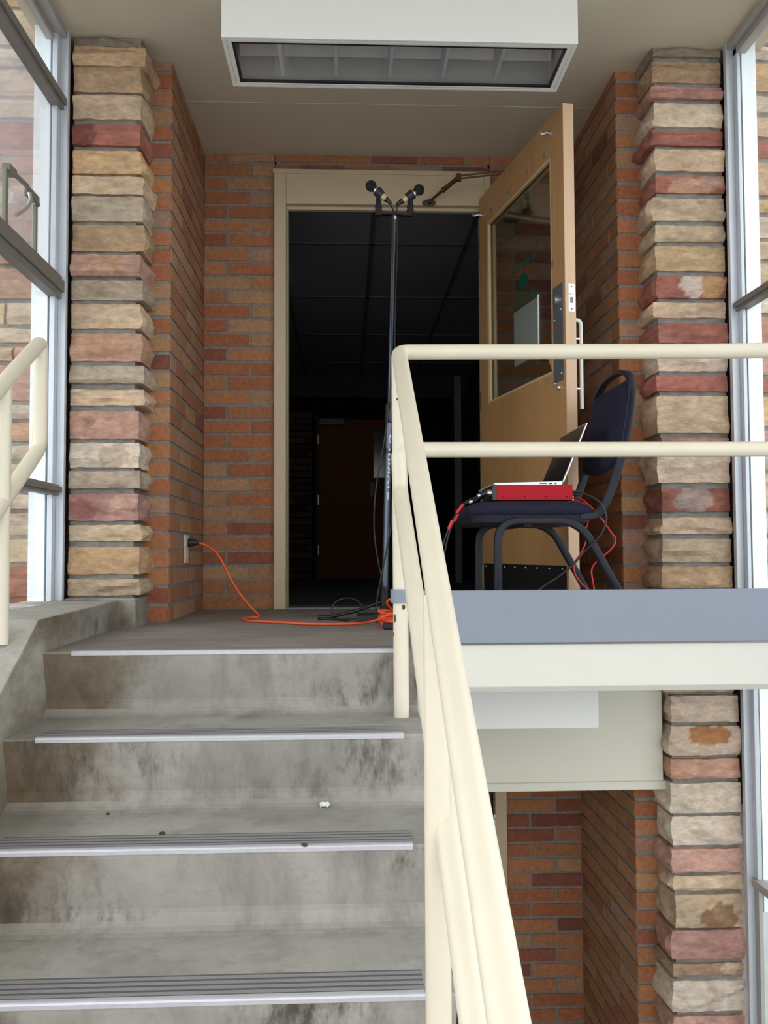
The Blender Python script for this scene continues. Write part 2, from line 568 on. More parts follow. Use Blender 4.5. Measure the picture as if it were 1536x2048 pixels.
def stone(mb, x0, x1, y0, y1, z0, z1, col, side=0, seed=0, cell=0.0105, blob=None, prot=1.0):
    """one split-faced stone: front is y0 (towards the viewer), side = -1 / +1 for an exposed end face"""
    rnd = random.Random(seed)
    nx = max(2, int((x1 - x0) / cell)); nz = max(3, int((z1 - z0) / cell)); ny = max(2, int((y1 - y0) / (cell * 1.6)))
    def planes():
        return [(rnd.uniform(0.016, 0.028), rnd.uniform(-0.03, 0.03), rnd.uniform(-0.04, 0.03)) for _ in range(3)] + [(rnd.uniform(0.022, 0.032), rnd.uniform(-0.09, 0.09), rnd.uniform(-0.10, 0.10)) for _ in range(3)]
    pf, ps = planes(), planes()
    tint = rnd.uniform(-0.08, 0.08)
    idx = {}
    vs = []; cs = []; fs = []
    sd = Vector((seed * 1.37, seed * 0.71, seed * 2.1))

    def vert(i, j, k):
        key = (i, j, k)
        if key in idx:
            return idx[key]
        u, w, v = i / nx, j / ny, k / nz
        p = Vector((x0 + (x1 - x0) * u, y0 + (y1 - y0) * w, z0 + (z1 - z0) * v))
        ev = 1 - abs(2 * v - 1) ** 5
        df = min(a + b * (u - 0.5) + c * (v - 0.5) for a, b, c in pf) * prot
        ds = min(a + b * (w - 0.5) + c * (v - 0.5) for a, b, c in ps) * prot
        wf = max(0.0, 1 - (y1 - y0) * w / 0.035)
        q = p.copy()
        eu = 1.0
        if side:
            t = u if side < 0 else 1 - u
            eu = min(1.0, 0.45 + t * (x1 - x0) / 0.03)
        q.y -= wf * max(0.0, df) * (0.25 + 0.75 * ev) * eu
        if side:
            t = (u if side < 0 else 1 - u) * (x1 - x0)
            ws = max(0.0, 1 - t / 0.035)
            q.x += side * ws * max(0.0, ds) * (0.25 + 0.75 * ev) * min(1, 0.4 + w * (y1 - y0) / 0.03)
        fq = Vector((p.x * 13, p.y * 13, p.z * 19)) + sd
        vd, vp = noise.voronoi(fq)
        chip = (vd[1] - vd[0])
        tone = noise.cell(vp[0] * 3.7) 
        strat = noise.noise(Vector((p.x * 5, p.y * 5, p.z * 110)) + sd)
        q.y += wf * ev * (0.012 * (vd[0] - 0.45) + 0.0016 * strat)
        if side:
            q.x -= side * ws * ev * (0.012 * (vd[0] - 0.45) + 0.0016 * strat)
        nv = noise.noise_vector(p * 22 + sd) * 0.0035 + noise.noise_vector(p * 60 + sd) * 0.0016
        q += Vector((nv.x * 0.5, nv.y, nv.z * 0.9))
        c = col
        if blob:
            for (bu, bv, ru, rv, bc) in blob:
                e = ((u - bu) / ru) ** 2 + ((v - bv) / rv) ** 2 + 0.7 * noise.noise(p * 30 + sd)
                if e < 1:
                    c = bc
        f = 1 + tint + 0.10 * noise.noise(p * 8 + sd) + 0.10 * max(-1.0, min(1.0, tone)) + 0.05 * strat
        h = 0.04 * noise.noise(p * 13 + sd * 2)
        idx[key] = len(vs)
        vs.append(q); cs.append((c[0] * (f + h), c[1] * f, c[2] * (f - h), 1.0))
        return idx[key]

    def quad(a, b, c, d):
        fs.append((vert(*a), vert(*b), vert(*c), vert(*d)))
    for i in range(nx):
        for k in range(nz):
            quad((i, 0, k), (i + 1, 0, k), (i + 1, 0, k + 1), (i, 0, k + 1))
        for j in range(ny):
            quad((i, j, 0), (i, j + 1, 0), (i + 1, j + 1, 0), (i + 1, j, 0))
            quad((i, j, nz), (i + 1, j, nz), (i + 1, j + 1, nz), (i, j + 1, nz))
    for j in range(ny):
        for k in range(nz):
            quad((0, j, k), (0, j, k + 1), (0, j + 1, k + 1), (0, j + 1, k))
            quad((nx, j, k), (nx, j + 1, k), (nx, j + 1, k + 1), (nx, j, k + 1))
    o = len(mb.v)
    mb.v += [tuple(v) for v in vs]; mb.c += cs
    mb.f += [tuple(i + o for i in f) for f in fs]


DB, DF, DS = 4.325, 3.511, 3.33       # back wall, brick return, stone front
CEIL = 2.221
XL, XR = -0.685, 1.097                # brick reveals
XWL, XWR = -1.03, 1.465               # inner faces of the window jambs
FLOOR2 = -2.45

# ------------------------------------------------------------------ setting
ground = MB().box(-14, -14, -2.75, 14, 16, -2.55).build('ground', 'ground')
struct(ground, 'grey paving outdoors around the stair hall', 'ground')

# ceiling with a hairline board joint
m = MB()
m.box(-1.16, -1.4, CEIL, 1.62, 3.815, CEIL + 0.25)
m.box(-1.16, 3.815, CEIL + 0.0012, 1.62, 4.6, CEIL + 0.25)
pts = []
rj = random.Random(3)
for i in range(60):
    x = XL + (XR - XL) * i / 59
    pts.append((x, 3.815 + rj.uniform(-0.002, 0.002), CEIL - 0.0002))
m.tube(pts, 0.0016, 5)
struct(m.build('ceiling', 'ceiling'), 'beige painted plaster ceiling over the landing', 'ceiling')

struct(MB().box(0.2, -2.2, FLOOR2 - 0.15, 1.6, 4.5, FLOOR2).build('floor_lower', 'landing'), 'concrete floor at the foot of the lower entry', 'floor')

# stairs: raked risers with coves, one solid flight
RISE, TREAD, NOSE0 = 0.1778, 0.281, 2.503
NST = 9
prof = []
for i in range(NST):
    yn = NOSE0 - i * TREAD; zt = -i * RISE
    if i == 0:
        prof.append((yn + 0.06, zt))
    prof += [(yn + 0.004, zt - 0.001), (yn, zt - 0.006), (yn + 0.002, zt - 0.02)]
    # riser leaning back to a cove
    prof += [(yn + 0.034, zt - RISE + 0.042), (yn + 0.034, zt - RISE + 0.032), (yn + 0.029, zt - RISE + 0.018), (yn + 0.020, zt - RISE + 0.009), (yn + 0.007, zt - RISE + 0.003), (yn - 0.012, zt - RISE)]
# landing slab
m = MB()
m.box(-0.829, NOSE0 + 0.06, -0.11, 1.47, 4.5, 0.0)
struct(m.build('floor', 'landing'), 'worn concrete landing floor in front of the open door', 'floor')
yb = NOSE0 - NST * TREAD
prof += [(-1.2, -NST * RISE), (-1.2, FLOOR2), (NOSE0 + 0.06, FLOOR2)]
nseg = 1
stairs = MB().prism(prof, 'x', -0.829, 0.2).build('stairs', 'concrete')
struct(stairs, 'stained grey concrete stairs rising to the landing', 'stairs')
for i in range(5):
    yn = NOSE0 - i * TREAD; zt = -i * RISE
    x0, x1 = -0.752, 0.142
    a = MB()
    a.prism([(yn - 0.003, zt - 0.010), (yn - 0.004, zt - 0.002), (yn - 0.002, zt + 0.001), (yn + 0.002, zt + 0.0022), (yn + 0.012, zt + 0.0022), (yn + 0.012, zt - 0.004), (yn + 0.003, zt - 0.010)], 'x', x0, x1)
    nos = a.build('stair_nosing', 'nosing', stairs)
    nos['label'] = 'bright aluminium lip of the step edge'
    g = MB().box(x0, yn + 0.012, zt - 0.004, x1, yn + 0.094, zt + 0.0010)
    g.build('abrasive_strip', 'groove', nos)
    rb = MB()
    for q in range(5):
        y = yn + 0.0180 + q * 0.0195
        if q < 4: rb.box(x0, y, zt, x1, y + 0.0115, zt + 0.0013)
    rb.build('tread_ribs', 'rib', nos)

# left side wall of the stairs (curb)
m = MB()
sl = RISE / TREAD
xi, xo = -0.829, -1.16
yk = 2.466
m.prism([(3.30, -0.6), (3.30, 0.100), (yk, 0.092), (0.0, 0.092 - yk * 0.60), (-1.0, 0.092 - (yk + 1) * 0.60), (-1.0, FLOOR2), (3.30, FLOOR2)], 'x', xo, xi)
struct(m.build('trim_1', 'curb', bevel=0.006), 'pale concrete curb running up beside the stairs on the left', 'curb')
# concrete block under the left stone pier
m = MB().box(-1.025, 3.302, -0.3, -0.765, 3.56, 0.106)
struct(m.build('trim_2', 'curb', bevel=0.006), 'dark concrete block under the left stone pier', 'plinth')

# brick: left reveal and return
m = MB()
m.box(-1.1, DF + 0.004, -0.05, XL - 0.004, 4.9, CEIL, MORTAR)
brick_face(m, (XL - 0.004, DF + 0.003, 0), (0, 1, 0), (1, 0, 0), DB - DF, 0.0, CEIL, 11, first=(0.115, 0.235), pal=TANB)
brick_face(m, (-0.86, DF + 0.004, 0), (1, 0, 0), (0, -1, 0), XL + 0.86, 0.0, CEIL, 12, first=(0.2, 0.2))
struct(m.build('wall_left', 'brick'), 'orange brick side wall of the entry recess with an outlet', 'wall')
# brick: right reveal and return
m = MB()
m.box(XR + 0.004, DF + 0.004, -0.05, 1.6, 4.9, CEIL, MORTAR)
brick_face(m, (XR + 0.004, DF + 0.003, 0), (0, 1, 0), (-1, 0, 0), DB - DF, 0.0, CEIL, 21, first=(0.115, 0.235), pal=TANB)
brick_face(m, (XR, DF + 0.004, 0), (1, 0, 0), (0, -1, 0), 0.16, 0.0, CEIL, 22, first=(0.13, 0.13))
struct(m.build('wall_right', 'brick'), 'orange brick side wall behind the open door', 'wall')
# back wall around the door
FX0, FX1, FZ = -0.345, 0.716, 2.138
m = MB()
m.box(XL, DB + 0.004, -0.05, FX0 + 0.01, DB + 0.2, CEIL, MORTAR)
m.box(FX1 - 0.01, DB + 0.004, -0.05, XR + 0.01, DB + 0.2, CEIL, MORTAR)
m.box(FX0, DB + 0.004, FZ - 0.005, FX1, DB + 0.2, CEIL, MORTAR)
brick_face(m, (XL, DB + 0.004, 0), (1, 0, 0), (0, -1, 0), FX0 - XL, 0.0, CEIL, 31, first=(0.225, 0.113))
brick_face(m, (FX1, DB + 0.004, 0), (1, 0, 0), (0, -1, 0), XR - FX1, 0.0, CEIL, 32)
brick_face(m, (FX0, DB + 0.004, 0), (1, 0, 0), (0, -1, 0), FX1 - FX0, FZ + 0.002, CEIL, 33)
struct(m.build('wall_back', 'brick'), 'orange brick back wall around the doorway', 'wall')

# stone piers
LZ = [(2.219, 2.184, GTAN), (2.18, 2.107, TAN), (2.105, 2.009, TAN), (1.993, 1.903, CREAM), (1.882, 1.803, RED), (1.782, 1.695, YTAN), (1.683, 1.616, CREAM), (1.607, 1.514, GREYC), (1.499, 1.4, TAN), (1.385, 1.304, PINK), (1.289, 1.215, GREYC), (1.2, 1.108, CREAM), (1.089, 0.985, SALMON), (0.966, 0.901, GREYC), (0.878, 0.82, CREAM), (0.798, 0.694, PINK), (0.679, 0.588, WHITISH), (0.574, 0.511, GREYC), (0.49, 0.391, DUST), (0.374, 0.316, CREAM), (0.294, 0.193, YTAN), (0.176, 0.116, CREAM)]
RZ = [(2.22, 2.188, GTAN), (2.17, 2.087, BROWNT), (2.069, 2.02, DUST), (2.002, 1.911, PALE), (1.893, 1.836, RED), (1.818, 1.734, CREAM), (1.716, 1.651, RED), (1.628, 1.542, CREAM), (1.524, 1.46, CREAM), (1.441, 1.345, TAN), (1.324, 1.239, RED), (1.223, 1.163, CREAM), (1.142, 1.065, RED), (1.045, 0.957, PALE), (0.94, 0.878, RED), (0.861, 0.719, CREAM), (0.7, 0.662, DUST), (0.643, 0.529, PALE), (0.506, 0.419, RED), (0.396, 0.334, CREAM), (0.315, 0.228, CREAM), (0.211, 0.13, TAN), (0.115, 0.02, RED), (0.003, -0.10, CREAM), (-0.12, -0.26, TAN)]
LOZ = [(-0.274, -0.371, PALE), (-0.387, -0.495, PALE), (-0.509, -0.581, SALMON), (-0.598, -0.707, WHITISH), (-0.723, -0.828, WHITISH), (-0.842, -0.926, PINK), (-0.941, -0.992, CREAM), (-1.008, -1.127, CREAM), (-1.138, -1.241, DUST), (-1.261, -1.304, BROWNT), (-1.322, -1.432, WHITISH), (-1.45, -1.55, PINK), (-1.57, -1.70, CREAM), (-1.72, -1.80, TAN), (-1.82, -1.95, RED), (-1.97, -2.08, CREAM), (-2.1, -2.22, PALE), (-2.24, -2.32, PINK), (-2.34, -2.45, CREAM)]
MORT2 = (0.30, 0.283, 0.26)
blR = {6: [(0.5, 0.35, 0.34, 0.5, SALMON), (0.9, 0.7, 0.25, 0.4, PINK)], 10: [(0.52, 0.6, 0.22, 0.6, (0.66, 0.52, 0.44)), (0.8, 0.5, 0.2, 0.55, (0.55, 0.33, 0.17))], 18: [(0.45, 0.5, 0.3, 0.6, (0.46, 0.33, 0.29))]}
blLo = {1: [(0.55, 0.68, 0.36, 0.33, (0.46, 0.215, 0.095))], 7: [(0.62, 0.32, 0.3, 0.38, (0.34, 0.2, 0.11)), (0.78, 0.25, 0.12, 0.4, (0.34, 0.2, 0.11))], 9: [(0.8, 0.6, 0.15, 0.4, CREAM)]}
blL = {4: [(0.12, 0.5, 0.2, 0.8, (0.27, 0.10, 0.08))], 9: [(0.5, 0.6, 0.3, 0.5, SALMON)], 16: [(0.65, 0.5, 0.2, 0.5, GREYC)], 18: [(0.2, 0.4, 0.2, 0.4, (0.38, 0.16, 0.14)), (0.8, 0.7, 0.2, 0.4, PINK)]}


def pier(name, x0, x1, side, rows, blobs, seed, zb, zt, label, jx=0.0):
    mb = MB()
    back = DF + 0.06
    if side > 0:
        mb.box(x0, DS + 0.026, zb, x1 - 0.012, back, zt, MORT2)
    else:
        mb.box(x0 + 0.012, DS + 0.026, zb, x1, back, zt, MORT2)
    rnd = random.Random(seed)
    for i, (a, b, c) in enumerate(rows):
        d = rnd.uniform(-0.008, 0.012)
        xa, xb = x0, x1
        if side > 0:
            xb += rnd.uniform(-0.006, 0.016) + jx
        else:
            xa += rnd.uniform(-0.008, 0.008)
        stone(mb, xa, xb, DS + 0.012 - d * 0.5, back, b, a, jit(c, 0.08, rnd), side, seed * 100 + i, blob=blobs.get(i))
    return struct(mb.build(name, 'stone', smooth=True, angle=24), label, 'pier')


pier('wall_stone_left', -1.02, -0.775, 1, LZ, blL, 4, 0.1, CEIL, 'rough tan and red sandstone pier left of the stair landing', 0.01)
pier('wall_stone_right', 1.19, 1.462, -1, RZ, blR, 5, -0.27, CEIL, 'rough tan and red sandstone pier right of the open door')
pier('wall_stone_lower', 1.212, 1.474, -1, LOZ, blLo, 6, FLOOR2, -0.272, 'rough sandstone pier at the lower level under the white beam')


def facade(name, x0, x1, seed, zb, zt, label):
    mb = MB()
    mb.box(x0, DS + 0.02, zb, x1, DS + 0.3, zt, MORT2)
    rnd = random.Random(seed)
    z = zb
    pal = [CREAM, CREAM, PALE, WHITISH, TAN, RED, PINK, SALMON, YTAN, GREYC]
    k = 0
    while z < zt - 0.05:
        h = rnd.choice((0.05, 0.065, 0.08, 0.095, 0.11, 0.13))
        x = x0
        while x < x1 - 0.02:
            w = rnd.uniform(0.22, 0.55)
            if x1 - x - w < 0.15: w = x1 - x
            stone(mb, x + 0.006, x + w - 0.006, DS + 0.012, DS + 0.08, z, min(zt, z + h), jit(rnd.choice(pal), 0.1, rnd), 0, seed * 1000 + k, cell=0.024)
            x += w; k += 1
        z += h + 0.018
    return struct(mb.build(name, 'stone', smooth=True, angle=24), label, 'wall')


facade('wall_outside_left', -2.3, -1.075, 61, -0.5, 2.9, 'outdoor sandstone wall seen through the left window')
facade('wall_outside_right', 1.51, 2.7, 62, -0.7, 2.9, 'outdoor sandstone wall seen through the right window')

# ------------------------------------------------------------------ lower entry
m = MB()
m.box(0.18, 3.385, -0.60, 1.20, 3.50, -0.11)
m.prism([(3.385, -0.60), (3.385, -0.632), (3.50, -0.640), (3.50, -0.60)], 'x', 0.18, 1.212)
struct(m.build('wall_lower_front', 'fascia', bevel=0.004), 'cream painted wall panel above the lower brick recess', 'wall')
m = MB().box(0.2, 3.50, -0.62, 1.4, 4.5, -0.50)
struct(m.build('ceiling_lower', 'fascia'), 'cream soffit of the lower recess', 'ceiling')
m = MB()
m.box(1.128 + 0.004, DF + 0.004, FLOOR2, 1.6, 4.9, -0.2, MORTAR)
brick_face(m, (1.132, DF + 0.003, 0), (0, 1, 0), (-1, 0, 0), DB - DF, FLOOR2, -0.6, 41, first=(0.115, 0.235), pal=TANB)
brick_face(m, (1.128, DF + 0.004, 0), (1, 0, 0), (0, -1, 0), 0.16, FLOOR2, -0.6, 42, first=(0.1, 0.1))
struct(m.build('wall_lower_right', 'brick'), 'brick side wall of the lower recess', 'wall')
m = MB()
m.box(0.768, DB + 0.004, FLOOR2, 1.14, DB + 0.2, -0.5, MORTAR)
brick_face(m, (0.768, DB + 0.004, 0), (1, 0, 0), (0, -1, 0), 0.36, FLOOR2, -0.55, 43, first=(0.235, 0.112))
struct(m.build('wall_lower_back', 'brick'), 'brick back wall of the lower recess', 'wall')
d2 = struct(empty('door_2', (0.4, DB, FLOOR2)), 'lower door with cream frame at the back of the lower recess', 'door')
m = MB()
m.box(0.708, DB - 0.03, FLOOR2, 0.764, DB + 0.12, -0.62)
m.box(0.2, DB - 0.03, -0.68, 0.708, DB + 0.12, -0.62)
m.build('door_frame', 'doorframe', d2, bevel=0.003)
m = MB().box(0.25, DB + 0.03, FLOOR2, 0.62, DB + 0.07, -1.75)
m.box(0.64, DB + 0.03, FLOOR2, 0.703, DB + 0.07, -0.69)
m.box(0.25, DB + 0.03, -1.75, 0.64, DB + 0.07, -1.6)
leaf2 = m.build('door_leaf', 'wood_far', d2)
MB().box(0.25, DB + 0.045, -1.6, 0.64, DB + 0.052, -0.69).build('glass_pane', 'door_glass', leaf2)
m = MB()
for i in range(5):
    m.cyl((0.706, DB - 0.025, -1.09 + i * 0.023), (0.706, DB - 0.025, -1.07 + i * 0.023), 0.007, 10)
m.build('hinge', 'steel', d2, smooth=True)
struct(MB().box(0.15, DB + 0.22, FLOOR2, 1.2, DB + 0.3, -0.5).build('wall_lower_room', 'darkin'), 'dark wall behind the lower door', 'wall')

struct(MB().box(0.02, 2.565, FLOOR2, 0.198, 4.9, -0.11).build('wall_lower_left', 'fascia'), 'cream side wall under the landing next to the stairs', 'wall')
# beam along the landing edge
m = MB()
m.prism([(2.473, 0.0), (2.473, -0.103), (2.487, -0.120), (2.60, -0.120), (2.60, 0.012), (2.476, 0.012)], 'x', 0.205, 1.49)
struct(m.build('trim_3', 'beam', bevel=0.002), 'off-white painted beam along the edge of the landing', 'beam')


# ------------------------------------------------------------------ windows
def bar_profile(mb, x, dx, y0, y1, z0, z1):
    """glazing bar along the wall with stepped profile; dx = +1 towards the inside"""
    mb.box(x - 0.02, y0, z0, x + 0.02, y1, z1)
    w = z1 - z0
    mb.box(x - 0.03, y0, z0 + w * 0.30, x + 0.03, y1, z1 - w * 0.22)


# left window
w1 = struct(empty('window_1', (-1.06, 1.5, 0.1)), 'tall left window with grey metal bars above the curb', 'window')
m = MB()
yj = 3.300
m.box(-1.056, yj, 0.06, -1.028, yj + 0.025, CEIL)            # bright inner jamb
m.box(-1.075, yj - 0.035, 0.06, -1.056, yj + 0.025, CEIL)
m.box(-1.100, yj - 0.010, 0.06, -1.075, yj + 0.025, CEIL)
m.box(-1.10, -1.2, 0.06, -1.03, -1.15, CEIL)
m.box(-1.11, -1.2, 0.05, -1.03, yj, 0.098)
m.build('frame', 'alu', w1, bevel=0.002)
m = MB()
m.box(-1.10, -1.15, CEIL - 0.032, -1.032, yj, CEIL)
m.box(-1.10, -1.15, CEIL - 0.055, -1.072, yj, CEIL - 0.032)
m.build('head_rail', 'alu_mid', w1, bevel=0.002)
MB().box(-1.142, yj - 0.03, 0.0, -1.084, yj + 0.035, CEIL).build('reflection_strip', 'reflection_white', w1)  # added white strip stands in for the jamb reflected in the pane
for (z0, z1, nm) in ((1.915, 1.972, 'window_bar'), (1.205, 1.29, 'window_bar'), (0.482, 0.52, 'window_bar')):
    b = MB()
    bar_profile(b, -1.062, 1, -1.15, yj + 0.01, z0, z1)
    b.build(nm, 'alu_dark', w1, bevel=0.002)
for (z0, z1, mt) in ((1.972, CEIL - 0.035, 'glass'), (1.29, 1.915, 'hazy'), (0.52, 1.205, 'glass'), (0.12, 0.482, 'glass')):
    MB().box(-1.082, -1.15, z0, -1.078, yj + 0.0, z1).build('glass_pane', mt, w1)
# stay arms of the tilting pane
st = MB()
st.box(-1.066, 2.782, 1.28, -1.054, 2.806, 1.475)
st.box(-1.066, 3.052, 1.28, -1.054, 3.072, 1.462)
so = st.build('window_stay', 'olive', w1, bevel=0.002)
st = MB()
st.tube([(-1.056, 2.80, 1.478), (-1.05, 2.95, 1.484), (-1.05, 3.06, 1.462)], 0.008, 8)
st.box(-1.07, 2.79, 1.468, -1.045, 2.85, 1.49)
st.box(-1.07, 2.985, 1.468, -1.045, 3.06, 1.488)
st.build('stay_bar', 'alu_dark', so)
MB().tube(spline([(-1.05, 2.975, 1.47), (-1.045, 2.972, 1.445), (-1.045, 2.945, 1.41), (-1.045, 2.895, 1.375), (-1.045, 2.845, 1.345)]), 0.0065, 8).build('lever', 'steel', so, smooth=True)

# right windows, upper and lower
w2 = struct(empty('window_2', (1.5, 1.5, 0.1)), 'tall right window beside the stone pier above the landing', 'window')
m = MB()
m.box(1.464, yj, -0.02, 1.492, yj + 0.025, CEIL)
m.box(1.492, yj - 0.03, -0.02, 1.506, yj + 0.025, CEIL)
m.box(1.468, -1.2, -0.02, 1.54, yj, 0.03)
m.box(1.468, -1.2, 0.0, 1.54, -1.15, CEIL)
m.build('frame', 'alu', w2, bevel=0.002)
m = MB()
m.box(1.468, -1.15, CEIL - 0.028, 1.54, yj, CEIL)
m.box(1.492, -1.15, CEIL - 0.055, 1.53, yj, CEIL - 0.028)
m.build('head_rail', 'alu_mid', w2, bevel=0.002)
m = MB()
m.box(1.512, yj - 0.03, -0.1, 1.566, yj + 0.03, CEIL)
m.build('reflection_strip', 'reflection_white', w2)  # solid white strip in place of a reflection along the glass edge
b = MB()
bar_profile(b, 1.500, -1, -1.15, yj + 0.01, 1.178, 1.216)
b.build('window_bar', 'alu_dark', w2, bevel=0.002)
for z0, z1 in ((1.216, CEIL - 0.03), (0.03, 1.178)):
    MB().box(1.507, -1.15, z0, 1.511, yj, z1).build('glass_pane', 'glass', w2)
w3 = struct(empty('window_3', (1.5, 1.5, FLOOR2)), 'lower right window below the landing beside the stone pier', 'window')
m = MB()
m.box(1.476, yj, FLOOR2, 1.504, yj + 0.025, -0.02)
m.box(1.502, yj - 0.03, -0.935, 1.520, yj + 0.025, -0.02)
m.box(1.49, -1.2, -0.06, 1.56, yj, -0.02)
m.box(1.47, -1.2, FLOOR2, 1.56, -1.15, -0.02)
m.build('frame', 'alu', w3, bevel=0.002)
m = MB()
m.box(1.492, -1.15, -0.965, 1.545, yj + 0.02, -0.935)
m.box(1.504, yj - 0.03, FLOOR2, 1.520, yj + 0.025, -0.965)
m.box(1.50, -1.15, FLOOR2, 1.55, yj, FLOOR2 + 0.06)
m.build('window_bar', 'alu_mid', w3, bevel=0.002)
MB().box(1.524, yj - 0.03, -1.05, 1.66, yj + 0.03, -0.1).build('reflection_strip', 'reflection_white', w3)  # same reflection stand-in, made wider at the lower level
for z0, z1 in ((-0.935, -0.06), (FLOOR2 + 0.06, -0.965)):
    MB().box(1.521, -1.15, z0, 1.525, yj, z1).build('glass_pane', 'glass', w3)

# ------------------------------------------------------------------ doorway and open door
d1 = struct(empty('door_1', (0.18, DB, 0)), 'open wooden door with glass pane and cream frame', 'door')
m = MB()
IX0, IX1, IZ = -0.287, 0.686, 1.968
m.box(FX0, DB - 0.028, 0, IX0, DB + 0.03, FZ)
m.box(IX1, DB - 0.028, 0, FX1, DB + 0.03, FZ)
m.box(IX0, DB - 0.0275, IZ, IX1, DB + 0.03, FZ)
m.box(IX0 - 0.02, DB + 0.02, 0, IX0 + 0.006, DB + 0.14, IZ)
m.box(IX1 - 0.006, DB + 0.02, 0, IX1 + 0.02, DB + 0.16, IZ)
m.box(IX0, DB + 0.01, IZ - 0.014, IX1, DB + 0.04, IZ + 0.02)
m.box(FX0 - 0.006, DB - 0.034, FZ - 0.022, FX1 + 0.006, DB + 0.0, FZ)
m.build('door_frame', 'doorframe', d1, bevel=0.003)
MB().box(IX0, DB - 0.02, 0.0, IX1, DB + 0.2, 0.008).build('threshold', 'greymetal', d1)

H = Vector((0.655, 4.28, 0)); FE = Vector((0.836, 3.335, 0))
W = 0.962
U = (FE - H).normalized()
NV = Vector((-U.y, U.x, 0))          # points right: the outdoor face
ZV = Vector((0, 0, 1))
TH = 0.042


def dbox(mb, u0, n0, z0, u1, n1, z1):
    return mb.obox(H, U, NV, ZV, (u0, n0, z0), (u1, n1, z1))


def dpt(u, n, z):
    return H + U * u + NV * n + ZV * z


GU0, GU1, GZ0, GZ1, DT = 0.105, 0.845, 0.970, 1.838, 1.992
m = MB()
dbox(m, 0, 0, 0.008, W, TH, GZ0)
dbox(m, 0, 0, GZ1, W, TH, DT)
dbox(m, 0, 0, GZ0, GU0, TH, GZ1)
dbox(m, GU1, 0, GZ0, W, TH, GZ1)
leaf = m.build('door_leaf', 'wood', d1)
m = MB()
dbox(m, W, -0.0005, 0.008, W + 0.004, TH + 0.0005, DT)
m.build('door_edge', 'wood_edge', leaf)['label'] = 'pale raw wood edge of the door'
m = MB()
for n0, n1 in ((0.002, 0.014), (0.028, 0.040)):
    dbox(m, GU0, n0, GZ0, GU0 + 0.014, n1, GZ1)
    dbox(m, GU1 - 0.014, n0, GZ0, GU1, n1, GZ1)
    dbox(m, GU0, n0, GZ0, GU1, n1, GZ0 + 0.010)
    dbox(m, GU0, n0, GZ1 - 0.012, GU1, n1, GZ1)
m.build('glazing_bead', 'bead', leaf)
m = MB()
dbox(m, GU0, 0.018, GZ0, GU1, 0.023, GZ1)
m.build('glass_pane', 'door_glass', leaf)
m = MB()
dbox(m, 0.856, -0.0025, 0.925, 0.944, 0, 1.300)
lp = m.build('lock_plate', 'greymetal', leaf)
m = MB()
m.cyl(dpt(0.899, -0.012, 1.243), dpt(0.899, 0, 1.243), 0.017, 20)
m.cyl(dpt(0.899, -0.018, 1.243), dpt(0.899, -0.010, 1.243), 0.012, 20)
m.build('lock_cylinder', 'steel', lp, smooth=True)
m = MB()
for q in (0.952, 1.20):
    m.ball(dpt(0.93, -0.003, q), 0.004, 8)
    m.ball(dpt(0.87, -0.003, q - 0.03), 0.004, 8)
m.ball(dpt(0.906, -0.003, 0.901), 0.011, 10)
m.build('screw', 'steel', lp, smooth=True)
m = MB()
dbox(m, W + 0.004, 0.012, 1.183, W + 0.006, 0.037, 1.288)
la = m.build('latch_plate', 'steel', leaf)
m = MB()
dbox(m, W + 0.006, 0.018, 1.215, W + 0.0065, 0.031, 1.238)
dbox(m, W + 0.006, 0.017, 1.245, W + 0.0066, 0.021, 1.252)
dbox(m, W + 0.006, 0.028, 1.245, W + 0.0066, 0.032, 1.252)
for q in (1.192, 1.278):
    m.ball(dpt(W + 0.006, 0.0245, q), 0.0035, 8)
m.build('latch_hole', 'greymetal', la)
m = MB()
m.tube(fillet([dpt(0.935, TH, 1.160), dpt(0.935, TH + 0.034, 1.158), dpt(0.935, TH + 0.034, 0.815)], 0.03, 8), 0.0075, 12)
hd = m.build('pull_handle', 'white_metal', leaf, smooth=True)
m = MB()
for q in (1.087, 0.893):
    m.cyl(dpt(0.935, TH, q), dpt(0.935, TH + 0.034, q), 0.005, 10)
m.build('handle_stud', 'steel', hd, smooth=True)
m = MB()
dbox(m, 0.03, -0.003, 0.012, 0.945, 0, 0.216)
kp = m.build('kick_plate', 'kick', leaf)
m = MB()
for i in range(8):
    m.ball(dpt(0.06 + i * 0.122, -0.003, 0.203), 0.0045, 8)
m.build('screw', 'steel', kp, smooth=True)
for (u, z) in ((0.845, 1.928), (0.022, 1.905)):
    m = MB()
    m.tube(spline([dpt(u, 0, z), dpt(u, -0.015, z + 0.002), dpt(u - 0.008, -0.03, z - 0.002), dpt(u - 0.012, -0.035, z + 0.008)], 4), 0.005, 8)
    m.cyl(dpt(u, -0.004, z), dpt(u, 0, z), 0.014, 12)
    m.build('spring_hook', 'steel', leaf, smooth=True)
m = MB()
for (u, z, s) in ((0.852, 1.40, 0.014), (0.78, 1.865, 0.011), (0.60, 1.872, 0.011), (0.39, 1.872, 0.011), (0.17, 1.875, 0.010), (0.80, 0.945, 0.011), (0.30, 0.94, 0.011), (0.06, 0.93, 0.012), (0.06, 1.20, 0.009)):
    dbox(m, u - s, -0.0006, z - s, u + s, 0, z + s)
m.build('tape_remnant', 'papergreen', leaf)
# things stuck to the pane
pane_n = 0.0175
m = MB()
rt = random.Random(5)


